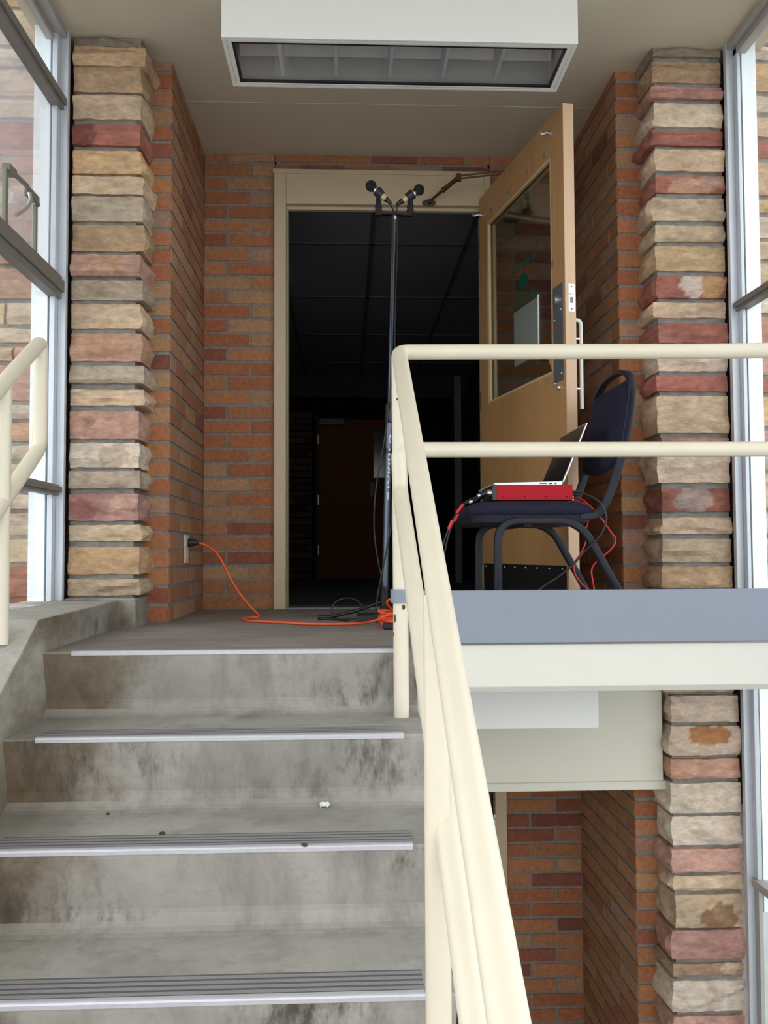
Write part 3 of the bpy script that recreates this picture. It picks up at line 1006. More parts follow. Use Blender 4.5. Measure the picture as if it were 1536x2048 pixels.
def text_row(mb, u0, u1, z, h, n=0.0175):
    u = u0
    while u < u1:
        w = rt.uniform(0.010, 0.016)
        if rt.random() < 0.14:
            u += 0.010; continue
        t = 0.0048
        dbox(mb, u, n - 0.0006, z - h / 2, u + t, n, z + h / 2)
        dbox(mb, u, n - 0.0006, z + h / 2 - t, u + w, n, z + h / 2)
        dbox(mb, u + w - t, n - 0.0006, z - h / 2, u + w, n, z + h / 2 * rt.choice((0, 1)))
        if rt.random() < 0.6:
            dbox(mb, u, n - 0.0006, z - h / 2, u + w, n, z - h / 2 + t)
        u += w + 0.0045


text_row(m, 0.385, 0.635, 1.510, 0.026)
text_row(m, 0.405, 0.50, 1.368, 0.020)
text_row(m, 0.53, 0.625, 1.366, 0.020)
text_row(m, 0.385, 0.645, 1.340, 0.016)
m.build('window_lettering', 'green', leaf)
m = MB()
poly = [(0.508 + 0.052 * math.cos(a), 1.436 + 0.034 * math.sin(a)) for a in [2 * math.pi * i / 28 for i in range(28)]]
vs = [dpt(u, pane_n, z) for u, z in poly] + [dpt(u, pane_n - 0.0006, z) for u, z in poly]
m.add(vs, [tuple(range(28)), tuple(range(55, 27, -1))] + [(i, (i + 1) % 28, (i + 1) % 28 + 28, i + 28) for i in range(28)])
m.build('oval_decal', 'green', leaf)['label'] = 'dark green oval decal on the door glass'
m = MB()
dbox(m, 0.398, pane_n - 0.0012, 1.085, 0.672, pane_n - 0.0007, 1.325)
nt_ = m.build('taped_notice', 'papergreen', leaf)
nt_['label'] = 'back of a paper notice taped to the door glass'
m = MB()
dbox(m, 0.664, pane_n - 0.0026, 1.085, 0.676, pane_n - 0.0012, 1.332)
m.build('paper_edge', 'paper', nt_)
m = MB()
tri = [(0.735, 1.085), (0.830, 1.085), (0.830, 0.985), (0.805, 0.975)]
vs = [dpt(u, pane_n, z) for u, z in tri] + [dpt(u, pane_n - 0.0008, z) for u, z in tri]
m.add(vs, [(0, 1, 2, 3), (7, 6, 5, 4)] + [(i, (i + 1) % 4, (i + 1) % 4 + 4, i + 4) for i in range(4)])
m.build('amber_sticker', 'yellow', leaf)['label'] = 'amber triangular sticker low on the door glass'
m = MB()
for z in (0.25, 1.0, 1.75):
    m.cyl((0.660, 4.291, z - 0.05), (0.660, 4.291, z + 0.05), 0.007, 10)
m.build('hinge', 'bronze', d1, smooth=True)

# closer arm
dc = tag(empty('door_closer', (0.41, DB - 0.03, 1.97)), 'rusty bronze door closer arm between frame head and open door', 'door closer')
m = MB()
m.prism([(0.410 + 0.034 * math.cos(a), 1.977 + 0.016 * math.sin(a)) for a in [2 * math.pi * i / 20 for i in range(20)]], 'y', DB - 0.036, DB - 0.0285)
m.cyl((0.414, DB - 0.058, 1.98), (0.412, DB - 0.036, 1.978), 0.010, 12)
m.build('foot_plate', 'bronze', dc, smooth=True)
EL = Vector((0.534, 4.12, 2.032))
m = MB()
a0, e0 = Vector((0.416, DB - 0.055, 1.981)), EL
m.tube([a0, a0 + (e0 - a0) * 0.5], 0.008, 8, rr=[0.006, 0.008])
m.tube([a0 + (e0 - a0) * 0.45, e0], 0.011, 10)
m.ball(a0 + (e0 - a0) * 0.47, 0.0135, 10)
m.build('main_arm', 'bronze', dc, smooth=True)
m = MB()
m.cyl(EL + Vector((0, 0, -0.016)), EL + Vector((0, 0, 0.016)), 0.013, 14)
m.build('elbow_joint', 'bronze', dc, smooth=True)
SH = dpt(0.30, TH + 0.03, 0)
m = MB()
m.tube([EL + Vector((0, 0, 0.008)), Vector((SH.x, SH.y, 2.021))], 0.0045, 8)
m.tube([EL + Vector((0, 0, -0.006)), Vector((SH.x, SH.y, 2.009))], 0.0045, 8)
m.build('link_arm', 'bronze', dc, smooth=True)
m = MB()
m.cyl(Vector((SH.x, SH.y, 1.88)), Vector((SH.x, SH.y, 2.026)), 0.012, 12)
dbox(m, 0.22, TH, 1.80, 0.46, TH + 0.06, 1.885)
m.build('closer_body', 'bronze', dc, bevel=0.004)

# ------------------------------------------------------------------ dark corridor beyond the doorway
CY0, CY1, CZ = DB + 0.2, 9.35, 2.075
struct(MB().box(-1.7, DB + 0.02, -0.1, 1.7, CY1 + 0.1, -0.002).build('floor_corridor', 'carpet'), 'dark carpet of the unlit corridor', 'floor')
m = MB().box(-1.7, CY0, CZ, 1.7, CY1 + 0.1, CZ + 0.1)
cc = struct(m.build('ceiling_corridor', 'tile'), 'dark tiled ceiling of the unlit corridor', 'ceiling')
m = MB()
for x in (-1.5, -0.95, -0.40, 0.155, 0.71, 1.26):
    m.box(x - 0.014, CY0, CZ - 0.006, x + 0.014, CY1, CZ)
for i in range(5):
    y = 5.16 + i * 1.09
    m.box(-1.7, y - 0.014, CZ - 0.006, 1.7, y + 0.014, CZ)
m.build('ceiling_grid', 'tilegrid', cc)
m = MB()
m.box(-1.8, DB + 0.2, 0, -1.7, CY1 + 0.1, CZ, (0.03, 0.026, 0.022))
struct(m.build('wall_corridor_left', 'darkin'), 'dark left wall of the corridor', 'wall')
m = MB()
m.box(1.25, 7.9, 0, 1.8, CY1 + 0.1, CZ)
m.box(1.40, DB + 0.2, 0, 1.8, 6.4, CZ)
m.box(1.7, 6.4, 0, 1.8, 7.9, CZ)
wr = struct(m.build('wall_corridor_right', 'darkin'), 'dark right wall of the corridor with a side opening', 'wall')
m = MB()
for y in (6.36, 7.88):
    m.box(1.20, y, 0, 1.26, y + 0.08, CZ)
m.box(0.97, 7.9, 0, 1.03, 7.98, 1.85)
m.build('opening_trim', 'trimgrey', wr)
m = MB()
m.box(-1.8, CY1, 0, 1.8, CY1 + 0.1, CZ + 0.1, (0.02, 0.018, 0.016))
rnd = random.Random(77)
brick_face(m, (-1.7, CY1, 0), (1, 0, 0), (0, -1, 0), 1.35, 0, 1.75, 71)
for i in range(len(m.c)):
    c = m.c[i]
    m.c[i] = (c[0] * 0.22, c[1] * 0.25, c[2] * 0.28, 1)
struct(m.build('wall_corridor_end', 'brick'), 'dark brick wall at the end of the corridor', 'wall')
m = MB().box(-1.7, CY1 - 0.25, 1.86, 1.7, CY1, CZ)
struct(m.build('trim_4', 'darkin'), 'dark bulkhead above the far corridor door', 'bulkhead')
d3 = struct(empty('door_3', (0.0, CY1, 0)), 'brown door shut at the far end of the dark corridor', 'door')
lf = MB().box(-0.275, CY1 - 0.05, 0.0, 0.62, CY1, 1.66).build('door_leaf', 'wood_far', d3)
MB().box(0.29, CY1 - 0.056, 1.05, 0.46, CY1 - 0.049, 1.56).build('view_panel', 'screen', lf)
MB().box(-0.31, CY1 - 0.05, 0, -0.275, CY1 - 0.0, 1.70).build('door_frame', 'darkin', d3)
m = MB()
for z in (0.30, 0.82, 1.45):
    m.cyl((-0.285, CY1 - 0.055, z - 0.05), (-0.285, CY1 - 0.055, z + 0.05), 0.009, 8)
m.build('hinge', 'steel', d3, smooth=True)
MB().box(-0.27, CY1 - 0.11, 1.60, -0.02, CY1 - 0.05, 1.665).build('closer_box', 'trimgrey', d3, bevel=0.004)
MB().box(0.25, CY1 - 0.07, 0.86, 0.30, CY1 - 0.05, 1.0).build('push_plate', 'trimgrey', lf)


# ------------------------------------------------------------------ ceiling lights
def lamp(name, x0, x1, y0, y1, zb, zt, label):
    t = tag(empty(name, ((x0 + x1) / 2, (y0 + y1) / 2, zt)), label, 'ceiling light')
    m = MB()
    w = 0.014
    m.box(x0, y0, zb, x1, y0 + w, zt)
    m.box(x0, y1 - w, zb, x1, y1, zt)
    m.box(x0, y0 + w, zb, x0 + w, y1 - w, zt)
    m.box(x1 - w, y0 + w, zb, x1, y1 - w, zt)
    f = 0.030
    m.box(x0 + w, y0 + w, zb, x1 - w, y0 + f, zb + 0.02)
    m.box(x0 + w, y1 - f, zb, x1 - w, y1 - w, zb + 0.02)
    m.box(x0 + w, y0 + f, zb, x0 + f, y1 - f, zb + 0.02)
    m.box(x1 - f, y0 + f, zb, x1 - w, y1 - f, zb + 0.02)
    m.build('housing', 'white_metal', t, bevel=0.0025)
    g = 0.009
    m = MB()
    m.box(x0 + f, y0 + f, zb + 0.001, x1 - f, y0 + f + g, zb + 0.018)
    m.box(x0 + f, y1 - f - g, zb + 0.001, x1 - f, y1 - f, zb + 0.018)
    m.box(x0 + f, y0 + f, zb + 0.001, x0 + f + g, y1 - f, zb + 0.018)
    m.box(x1 - f - g, y0 + f, zb + 0.001, x1 - f, y1 - f, zb + 0.018)
    for i_, v_ in enumerate(m.v):
        m.v[i_] = (v_[0], v_[1], min(v_[2], zb + 0.009))
    m.build('gasket', 'black', t)
    MB().box(x0 + f + g, y0 + f + g, zb + 0.008, x1 - f - g, y1 - f - g, zb + 0.012).build('glass_pane', 'lamp_glass', t)
    m = MB()
    m.box(x0 + w, y0 + w, zt - 0.012, x1 - w, y1 - w, zt - 0.004)
    m.box(x0 + f, y0 + f + 0.02, zb + 0.03, x1 - f, y0 + f + 0.024, zt - 0.012)
    m.build('tray', 'lampgrey', t)
    m = MB()
    ym = y0 + (y1 - y0) * 0.52
    m.box(x0 + f, y1 - f - 0.02, zb + 0.092, x1 - f, y1 - f - 0.012, zt - 0.012)
    m.prism([(y1 - f - 0.02, zb + 0.088), (y1 - f - 0.02, zb + 0.092), (ym + 0.03, zt - 0.016), (ym + 0.03, zt - 0.02)], 'x', x0 + f, x1 - f)
    m.build('reflector', 'lampwhite', t)
    for i in range(6):
        x = x0 + 0.062 + (x1 - x0 - 0.11) * i / 5.6 + 0.12
        if x < x1 - 0.05:
            MB().box(x - 0.006, y0 + f + 0.03, zb + 0.02, x + 0.006, y1 - f - 0.014, zt - 0.03).build('louver', 'louver', t)
    for y in (y0 + 0.11, y1 - 0.11):
        MB().cyl((x0 + f + 0.02, y, zb + 0.14), (x1 - f - 0.02, y, zb + 0.14), 0.013, 12).build('light_tube', 'tube', t, smooth=True)
    return t


lamp('ceiling_light', -0.401, 0.771, 2.852, 3.164, 1.944, CEIL, 'white box ceiling light with louvers above the open door')
lamp('ceiling_light', -0.37, 0.805, 2.852, 3.164, -0.293, -0.11, 'plain white box light under the landing behind the beam')

# ------------------------------------------------------------------ railings
RR = 0.0212
RX = 0.147
gr = tag(empty('guard_railing', (RX, 2.453, -0.178)), 'cream pipe railing with handrail down the right of the stairs', 'railing')
m = MB()


def ry(z_top, y_top, y):
    return z_top - (y_top - y) * sl


top_end = (RX, 2.440, 0.820)
low = (RX + 0.012, -0.6, 0.820 - (2.440 + 0.6) * sl)
m.tube(fillet([low, top_end, (RX + 0.9, 2.4535, 0.831), (1.462, 2.4535, 0.839)], 0.030, 8), RR, 20)
m.build('top_rail', 'cream_paint', gr, smooth=True)
m = MB()
mid0 = (RX + 0.001, 2.428, 0.437)
lowm = (RX + 0.046, -0.6, 0.437 - (2.428 + 0.6) * sl)
m.tube(fillet([lowm, mid0, (RX - 0.001, 2.452, 0.551), (RX + 0.9, 2.4535, 0.553), (1.462, 2.4535, 0.555)], 0.022, 8), RR, 20)
m.build('middle_rail', 'cream_paint', gr, smooth=True)
m = MB().cyl((0.150, 2.4535, -0.1785), (0.148, 2.4535, 0.812), RR * 0.99, 24)
p1 = m.build('post', 'cream_paint', gr, smooth=True)
for (a0, a1, z0, z1, mt) in ((-2.75, -2.3, 0.078, 0.101, 'chipgreen'), (-2.95, -2.75, 0.04, 0.052, 'chipgreen'), (-1.5, -1.05, 0.113, 0.127, 'chipdark'), (-2.9, -2.7, 0.70, 0.706, 'chipdark'), (-2.1, -1.9, 0.685, 0.692, 'chipdark')):
    ch = MB().patch((0.150, 2.4535), RR + 0.0006, a0, a1, z0, z1, 'oval').build('paint_chip', mt, p1)
    ch['label'] = 'green undercoat in chipped paint' if mt == 'chipgreen' else 'small rusty chip in the paint'
py = 1.466
m = MB().cyl((RX, py, -4 * RISE - 0.0005), (RX, py, 0.820 - (2.440 - py) * sl - 0.005), RR * 0.99, 24)
m.build('post', 'cream_paint', gr, smooth=True)
m = MB().cyl((1.40, 2.4535, 0.012), (1.40, 2.4535, 0.837), RR * 0.99, 20)
m.build('post', 'cream_paint', gr, smooth=True)

m = MB()
LX = -0.896
lr = tag(empty('stair_railing', (LX, 2.39, 0.04)), 'cream pipe railing with looped end standing on the left curb', 'railing')
tpe = (LX, 2.652, 0.895)
lo = (LX, -0.6, 0.895 - (2.652 + 0.6) * sl)
bte = (LX, 2.652, 0.580)
lo2 = (LX, -0.6, 0.580 - (2.652 + 0.6) * sl)
m.tube(fillet([lo, tpe, bte, lo2], 0.035, 8), RR, 20)
m.build('rail_loop', 'cream_paint', lr, smooth=True)
py2 = 2.372
for yy in (py2, 1.3):
    zb = 0.092 - (yk - yy) * 0.60 - 0.0005
    m = MB().cyl((LX, yy, zb), (LX, yy, 0.895 - (2.652 - yy) * sl - 0.005), RR * 0.99, 24)
    m.build('post', 'cream_paint', lr, smooth=True)

# toe board clamped round the post
tb = tag(empty('toe_board', (0.8, 2.47, 0.02)), 'blue-grey painted toe board along the landing edge under the railing', 'toe board')
m = MB()
m.box(0.176, 2.462, 0.018, 1.49, 2.474, 0.163)
m.build('board', 'toe', tb, bevel=0.002)
m = MB()
cx, cy = 0.150, 2.4535
ring = []
for i in range(25):
    a = -0.35 - (2 * math.pi - 1.0) * i / 24
    ring.append((cx + 0.0245 * math.cos(a), cy + 0.0245 * math.sin(a)))
for i in range(24):
    (x0, y0), (x1, y1) = ring[i], ring[i + 1]
    k = 0.0285 / 0.0245
    X0, Y0, X1, Y1 = cx + (x0 - cx) * k, cy + (y0 - cy) * k, cx + (x1 - cx) * k, cy + (y1 - cy) * k
    vs = [(x0, y0, 0.132), (x1, y1, 0.132), (X1, Y1, 0.132), (X0, Y0, 0.132), (x0, y0, 0.168), (x1, y1, 0.168), (X1, Y1, 0.168), (X0, Y0, 0.168)]
    m.add(vs, [(0, 1, 2, 3), (4, 7, 6, 5), (0, 4, 5, 1), (3, 2, 6, 7), (0, 3, 7, 4), (1, 5, 6, 2)])
m.build('clamp_strap', 'toe', tb)

# ------------------------------------------------------------------ outlet and extension cord
ou = tag(empty('electrical_outlet', (XL, 3.862, 0.288)), 'ivory electrical outlet low on the left brick wall', 'outlet')
m = MB().box(XL - 0.002, 3.826, 0.228, XL + 0.008, 3.898, 0.348)
m.build('cover_plate', 'ivory', ou, bevel=0.002)
for z in (0.262, 0.315):
    MB().box(XL + 0.008, 3.846, z - 0.015, XL + 0.0105, 3.878, z + 0.015).build('receptacle', 'ivory', ou, bevel=0.002)
MB().ball((XL + 0.009, 3.862, 0.288), 0.003, 8).build('screw', 'steel', ou)

ec = tag(empty('extension_cord', (-0.35, 3.6, 0)), 'orange extension cord from the outlet to a coil by the post', 'cord')
m = MB()
m.tube([(XL + 0.0105, 3.862, 0.315), (XL + 0.022, 3.862, 0.315), (XL + 0.04, 3.862, 0.315), (XL + 0.058, 3.862, 0.314)], 0.015, 14, rr=[0.017, 0.017, 0.014, 0.007])
m.build('plug', 'blackplastic', ec, smooth=True)
CRD = 0.0046
path = [(XL + 0.052, 3.862, 0.314), (-0.604, 3.87, 0.305), (-0.56, 3.86, 0.277), (-0.526, 3.85, 0.23), (-0.493, 3.84, 0.166), (-0.453, 3.83, 0.102), (-0.405, 3.81, 0.046), (-0.366, 3.775, 0.012), (-0.362, 3.72, 0.0055), (-0.395, 3.69, 0.0055), (-0.412, 3.62, 0.0055), (-0.39, 3.54, 0.0055), (-0.345, 3.49, 0.0055), (-0.25, 3.425, 0.0055), (-0.133, 3.34, 0.0055), (0.014, 3.33, 0.0055), (0.085, 3.37, 0.008), (0.125, 3.36, 0.02)]
m = MB().tube(spline(path, 8), CRD, 10)
m.build('cable', 'orange', ec, smooth=True)
m = MB()
rc = random.Random(9)
pts = [(0.125, 3.36, 0.02)]
cc0 = (0.168, 3.255)
for i in range(7 * 14):
    a = 2 * math.pi * i / 14 + 2.0
    lay = (i / 14) / 7
    r = 0.052 + 0.010 * math.sin(i * 1.7) + rc.uniform(-0.002, 0.002)
    pts.append((cc0[0] + r * 0.85 * math.cos(a), cc0[1] + r * 1.5 * math.sin(a), 0.012 + 0.048 * lay + 0.003 * math.sin(i * 0.9)))
pts += [(0.15, 3.29, 0.085), (0.165, 3.25, 0.10), (0.19, 3.22, 0.08)]
m.tube(spline(pts, 3), CRD, 8)
m.build('coil', 'orange', ec, smooth=True)
m = MB().box(0.13, 3.13, 0.0, 0.20, 3.19, 0.022)
m.build('socket_end', 'blackplastic', ec, bevel=0.005)

# ------------------------------------------------------------------ microphone stand
SY = 3.65
ms = tag(empty('microphone_stand', (0.156, SY, 0)), 'tall black microphone stand with twin bar standing in the doorway', 'microphone stand')


def pole_x(z):
    return 0.156 + (0.2035 - 0.156) * (z - 0.025) / 1.644


m = MB().tube([(pole_x(0.02), SY, 0.02), (pole_x(0.86), SY, 0.86)], 0.0135, 18)
lpole = m.build('lower_tube', 'polegrey', ms, smooth=True)
m = MB().tube([(pole_x(0.83), SY, 0.83), (pole_x(1.655), SY, 1.655)], 0.0082, 16)
m.build('upper_tube', 'polegrey', ms, smooth=True)
m = MB().tube([(pole_x(0.80), SY, 0.80), (pole_x(0.81), SY, 0.81), (pole_x(0.87), SY, 0.87), (pole_x(0.885), SY, 0.885)], 0.018, 18, rr=[0.015, 0.019, 0.0185, 0.012])
m.build('clutch', 'black', ms, smooth=True)
m = MB().tube([(pole_x(0.672), SY, 0.672), (pole_x(0.695), SY, 0.695)], 0.0142, 18)
m.build('band', 'black', lpole, smooth=True)
# printed marks down the tube, only their left halves face the stairs
m = MB()


def zc(c):
    y = 860 + c * 0.0830
    return 0.268 + (1118.5 - y) / 1789.9 * SY


def mark(c0, c1, a0=-1.62, a1=-1.05):
    z = zc((c0 + c1) / 2)
    m.patch((pole_x(z), SY), 0.0141, a0, a1, zc(c1), zc(c0), None, 5)


mark(265, 330, -1.45, -0.85); mark(330, 430, -1.45, -1.2); mark(430, 468, -1.45, -0.95)
for a, b in ((590, 660), (710, 770), (850, 905), (940, 1000), (1155, 1215), (1505, 1565)):
    mark(a, b)
mark(1030, 1100, -1.62, -1.25); mark(1070, 1140, -1.4, -1.05)
mark(1245, 1300, -1.62, -1.3); mark(1280, 1400, -1.35, -1.05); mark(1390, 1460, -1.62, -1.25)
mark(1660, 1830, -1.62, -1.15)
m.build('printed_lettering', 'whitemark', lpole)
m = MB()
m.cyl((pole_x(0.05), SY, 0.035), (pole_x(0.13), SY, 0.13), 0.019, 16)
m.build('leg_hub', 'black', ms, smooth=True)
for (dx, dy) in ((-0.255, -0.03), (0.10, 0.24), (0.13, -0.20)):
    m = MB()
    m.tube(spline([(0.158, SY, 0.075), (0.158 + dx * 0.45, SY + dy * 0.45, 0.035), (0.158 + dx * 0.9, SY + dy * 0.9, 0.010), (0.158 + dx, SY + dy, 0.008)], 5), 0.0075, 10)
    lg = m.build('leg', 'black', ms, smooth=True)
    m = MB().tube([(0.158 + dx * 0.88, SY + dy * 0.88, 0.0105), (0.158 + dx * 1.06, SY + dy * 1.06, 0.0098)], 0.0098, 10)
    m.build('rubber_foot', 'rubber', lg, smooth=True)
# twin bar with clips
BZ = 1.672
m = MB()
m.tube([(0.130, SY, BZ + 0.004), (0.278, SY, BZ - 0.004)], 0, 8, flat=((0, 1, 0), 0.022, 0.012))
tbar = m.build('twin_bar', 'black', ms, smooth=True)
m = MB().cyl((0.2035, SY, 1.648), (0.2045, SY, 1.664), 0.010, 16)
m.build('thread_collar', 'steel', ms, smooth=True)
MIC = [((0.108, 1.790), (0.186, 1.721)), ((0.308, 1.776), (0.220, 1.7165))]
for i, ((hx, hz), (tx, tz)) in enumerate(MIC):
    sx = 0.1385 if i == 0 else 0.2705
    m = MB()
    m.tube([(sx, SY, BZ - 0.008), (sx, SY, BZ + 0.03), (sx, SY, BZ + 0.055), (sx + (0.002 if i else -0.001), SY, BZ + 0.068)], 0.01, 14, rr=[0.014, 0.0128, 0.0118, 0.009])
    for z in (0.004, 0.016, 0.028):
        m.cyl((sx, SY, BZ + z), (sx, SY, BZ + z + 0.005), 0.0148, 14)
    m.build('clip_stem', 'black', tbar, smooth=True)
    # clip sleeve around the body
    ax = Vector((hx - tx, 0, hz - tz)).normalized()
    t0 = Vector((tx, SY, tz))
    L = (Vector((hx, SY, hz)) - t0).length
    m = MB().tube([t0 + ax * L * 0.42, t0 + ax * L * 0.70], 0.0172, 16, rr=[0.0175, 0.0215])
    m.build('clip_sleeve', 'blackplastic', tbar, smooth=True)
    mic = tag(empty('microphone', t0 + ax * L * 0.5), 'black ball-head microphone tilted left on the twin bar' if i == 0 else 'black ball-head microphone tilted right on the twin bar', 'microphone')
    m = MB().tube([t0 + ax * L * 0.16, t0 + ax * L * 0.30, t0 + ax * L * 0.9], 0.012, 16, rr=[0.0105, 0.0125, 0.0150])
    m.build('body', 'black', mic, smooth=True)
    m = MB().tube([t0 + ax * L * 0.22, t0 + ax * L * 0.40], 0.0130, 16, rr=[0.0122, 0.0135])
    m.build('body_ring', 'bead', mic, smooth=True)
    m = MB().ball((hx, SY, hz), 0.0232, 22)
    m.build('windscreen', 'foam', mic, smooth=True)
    m = MB().tube([t0 + ax * L * 0.715, t0 + ax * L * 0.765], 0.0165, 16)
    m.build('collar', 'steel', mic, smooth=True)
    m = MB().tube([t0 - ax * 0.008, t0 + ax * L * 0.17], 0.009, 14, rr=[0.006, 0.0098])
    m.build('connector', 'black', mic, smooth=True)

# microphone cables
mc = tag(empty('microphone_cable', (0.12, 3.6, 0)), 'black cable drooping left of the microphone stand onto the floor', 'cable')
path = [(0.184, SY, 1.716), (0.196, SY - 0.012, 1.69), (0.200, SY - 0.014, 1.66), (0.196, SY - 0.016, 1.45), (0.190, SY - 0.014, 1.2), (0.184, SY - 0.02, 0.95), (0.174, 3.62, 0.845), (0.164, 3.62, 0.767), (0.15, 3.62, 0.685), (0.131, 3.62, 0.583), (0.118, 3.62, 0.482), (0.114, 3.62, 0.38), (0.12, 3.62, 0.3), (0.133, 3.62, 0.219), (0.147, 3.618, 0.148), (0.150, 3.615, 0.05), (0.10, 3.61, 0.012), (0.02, 3.60, 0.006), (-0.05, 3.61, 0.006), (-0.06, 3.62, 0.03), (-0.049, 3.63, 0.062), (-0.024, 3.63, 0.080), (0.01, 3.63, 0.086), (0.046, 3.63, 0.074), (0.072, 3.63, 0.041), (0.10, 3.60, 0.008), (0.12, 3.56, 0.005)]
m = MB().tube(spline(path, 6), 0.0033, 8)
m.build('cable', 'rubber', mc, smooth=True)
mc2 = tag(empty('microphone_cable', (0.21, 3.67, 0)), 'black cable hanging on the right side of the microphone stand', 'cable')
path = [(0.222, SY, 1.712), (0.214, SY + 0.008, 1.69), (0.2155, SY + 0.016, 1.60), (0.2145, 3.668, 1.486), (0.208, 3.668, 1.317), (0.2035, 3.668, 1.128), (0.2, 3.668, 0.98), (0.203, 3.665, 0.8), (0.194, 3.64, 0.58), (0.189, 3.625, 0.482), (0.183, 3.62, 0.38), (0.168, 3.612, 0.299), (0.147, 3.606, 0.198), (0.131, 3.606, 0.118), (0.119, 3.595, 0.038), (0.13, 3.57, 0.006), (0.2, 3.5, 0.004), (0.3, 3.45, 0.004)]
m = MB().tube(spline(path, 6), 0.0033, 8)
m.build('cable', 'rubber', mc2, smooth=True)

# black power brick lying by the stand's foot
pb = tag(empty('power_supply', (0.075, 3.47, 0)), 'flat black power box lying on the landing beside the orange cord', 'power box')
m = MB()
vs = [(0.03, 3.44, 0), (0.122, 3.44, 0), (0.118, 3.53, 0), (0.034, 3.53, 0), (0.04, 3.455, 0.028), (0.114, 3.455, 0.030), (0.11, 3.52, 0.034), (0.044, 3.52, 0.034)]
m.add(vs, [(3, 2, 1, 0), (4, 5, 6, 7), (0, 1, 5, 4), (1, 2, 6, 5), (2, 3, 7, 6), (3, 0, 4, 7)])
m.build('case', 'blackplastic', pb, bevel=0.004)
m = MB().tube(spline([(0.034, 3.485, 0.014), (0.0, 3.5, 0.006), (-0.05, 3.56, 0.006), (-0.10, 3.585, 0.006)], 6), 0.004, 8)
m.build('lead', 'rubber', pb, smooth=True)

# ------------------------------------------------------------------ chair
def XF(p):
    x, y, z = p
    return (x * 0.96, 2.868 + (y - 2.988) * 1.099, z if z < 0.268 else 0.268 + (z - 0.268) * 0.96)


YN, YF = 2.988, 3.372
chair = tag(empty('banquet_chair', (0.7, 3.18, 0)), 'navy upholstered banquet chair with dark metal legs on the landing', 'chair')


def rrect(cx, cy, hx, hy, r, z, n=6):
    out = []
    for (sx, sy, a0) in ((1, 1, 0), (-1, 1, 90), (-1, -1, 180), (1, -1, 270)):
        for i in range(n + 1):
            a = math.radians(a0 + 90 * i / n)
            out.append((cx + sx * (hx - r) + r * math.cos(a), cy + sy * (hy - r) + r * math.sin(a), z))
    return out


def loft(mb, loops):
    n = len(loops[0])
    vs = [p for l in loops for p in l]
    fs = [(k * n + i, k * n + (i + 1) % n, (k + 1) * n + (i + 1) % n, (k + 1) * n + i) for k in range(len(loops) - 1) for i in range(n)]
    fs += [tuple(range(n - 1, -1, -1)), tuple((len(loops) - 1) * n + i for i in range(n))]
    return mb.add(vs, fs)


cxs, cys = 0.628, 3.18
m = MB()
loft(m, [rrect(cxs, cys, 0.205, 0.20, 0.05, 0.392), rrect(cxs, cys, 0.213, 0.208, 0.055, 0.402), rrect(cxs, cys, 0.213, 0.208, 0.055, 0.412), rrect(cxs, cys, 0.205, 0.20, 0.055, 0.426), rrect(cxs, cys, 0.185, 0.182, 0.055, 0.437), rrect(cxs, cys, 0.14, 0.14, 0.05, 0.4435), rrect(cxs, cys, 0.07, 0.07, 0.03, 0.446)])
m.build('seat', 'navy', chair, smooth=True)
m = MB()
loft(m, [rrect(cxs, cys, 0.19, 0.185, 0.05, 0.362), rrect(cxs, cys, 0.202, 0.196, 0.05, 0.368), rrect(cxs, cys, 0.206, 0.20, 0.05, 0.392)])
m.build('seat_pan', 'chairframe', chair, smooth=True)
for yy in (YN, YF):
    m = MB()
    pts = fillet([(0.508, yy, 0.0), (0.510, yy, 0.374), (0.785, yy, 0.374), (0.998, yy, 0.0)], 0.075, 8)
    m.tube(pts, 0, 12, flat=((0, 1, 0), 0.024, 0.026))
    m.build('leg_hoop', 'chairframe', chair, smooth=True)
UPR = [(0.790, 0.388), (0.842, 0.392), (0.872, 0.425), (0.905, 0.500), (0.942, 0.620), (0.964, 0.740), (0.972, 0.805), (0.976, 0.86), (0.978, 0.92)]


def bxz(z):
    for (x0, z0), (x1, z1) in zip(UPR[1:], UPR[2:]):
        if z <= z1:
            return x0 + (x1 - x0) * max(0, (z - z0)) / (z1 - z0)
    return UPR[-1][0]


m = MB()
prof3 = [(x, YN, z) for x, z in UPR[:7]]
arch = []
ymid, hw, zs, zh = (YN + YF) / 2, (YF - YN) / 2, 0.80, 0.108
for i in range(1, 20):
    a = math.pi - math.pi * i / 20
    c, s_ = math.cos(a), math.sin(a)
    y = ymid + hw * math.copysign(abs(c) ** 0.75, c)
    z = zs + zh * s_ ** 0.75
    arch.append((bxz(z), y, z))
far = [(x, YF, z) for x, z in reversed(UPR[:7])]
pts = spline([*prof3, *arch, *far], 3)
nrm = []
for p in pts:
    best = None
    for (xa, za), (xb, zb_) in zip(UPR, UPR[1:]):
        d = Vector((xb - xa, 0, zb_ - za)); t = max(0, min(1, ((p.x - xa) * d.x + (p.z - za) * d.z) / d.length_squared))
        e = (p.x - xa - d.x * t) ** 2 + (p.z - za - d.z * t) ** 2
        if best is None or e < best[0]:
            best = (e, Vector((d.z, 0, -d.x)).normalized())
    nrm.append(best[1])
m.tube(pts, 0, 12, flat=((1, 0, 0), 0.029, 0.016), norms=nrm)
m.build('back_frame', 'chairframe', chair, smooth=True)
# upholstered back panel following the same lean
m = MB()
NZ, NY = 22, 16
zb0, zt0 = 0.545, 0.862


def halfw(z):
    t = (z - zb0) / (zt0 - zb0)
    lowr = min(1.0, t / 0.30)
    w = math.sqrt(max(0.0, 1 - (1 - lowr) ** 2)) ** 0.8
    up = max(0.0, (z - 0.79) / (0.90 - 0.79))
    return (hw - 0.006) * w * math.sqrt(max(0.05, 1 - up ** 2.2)) + 0.02


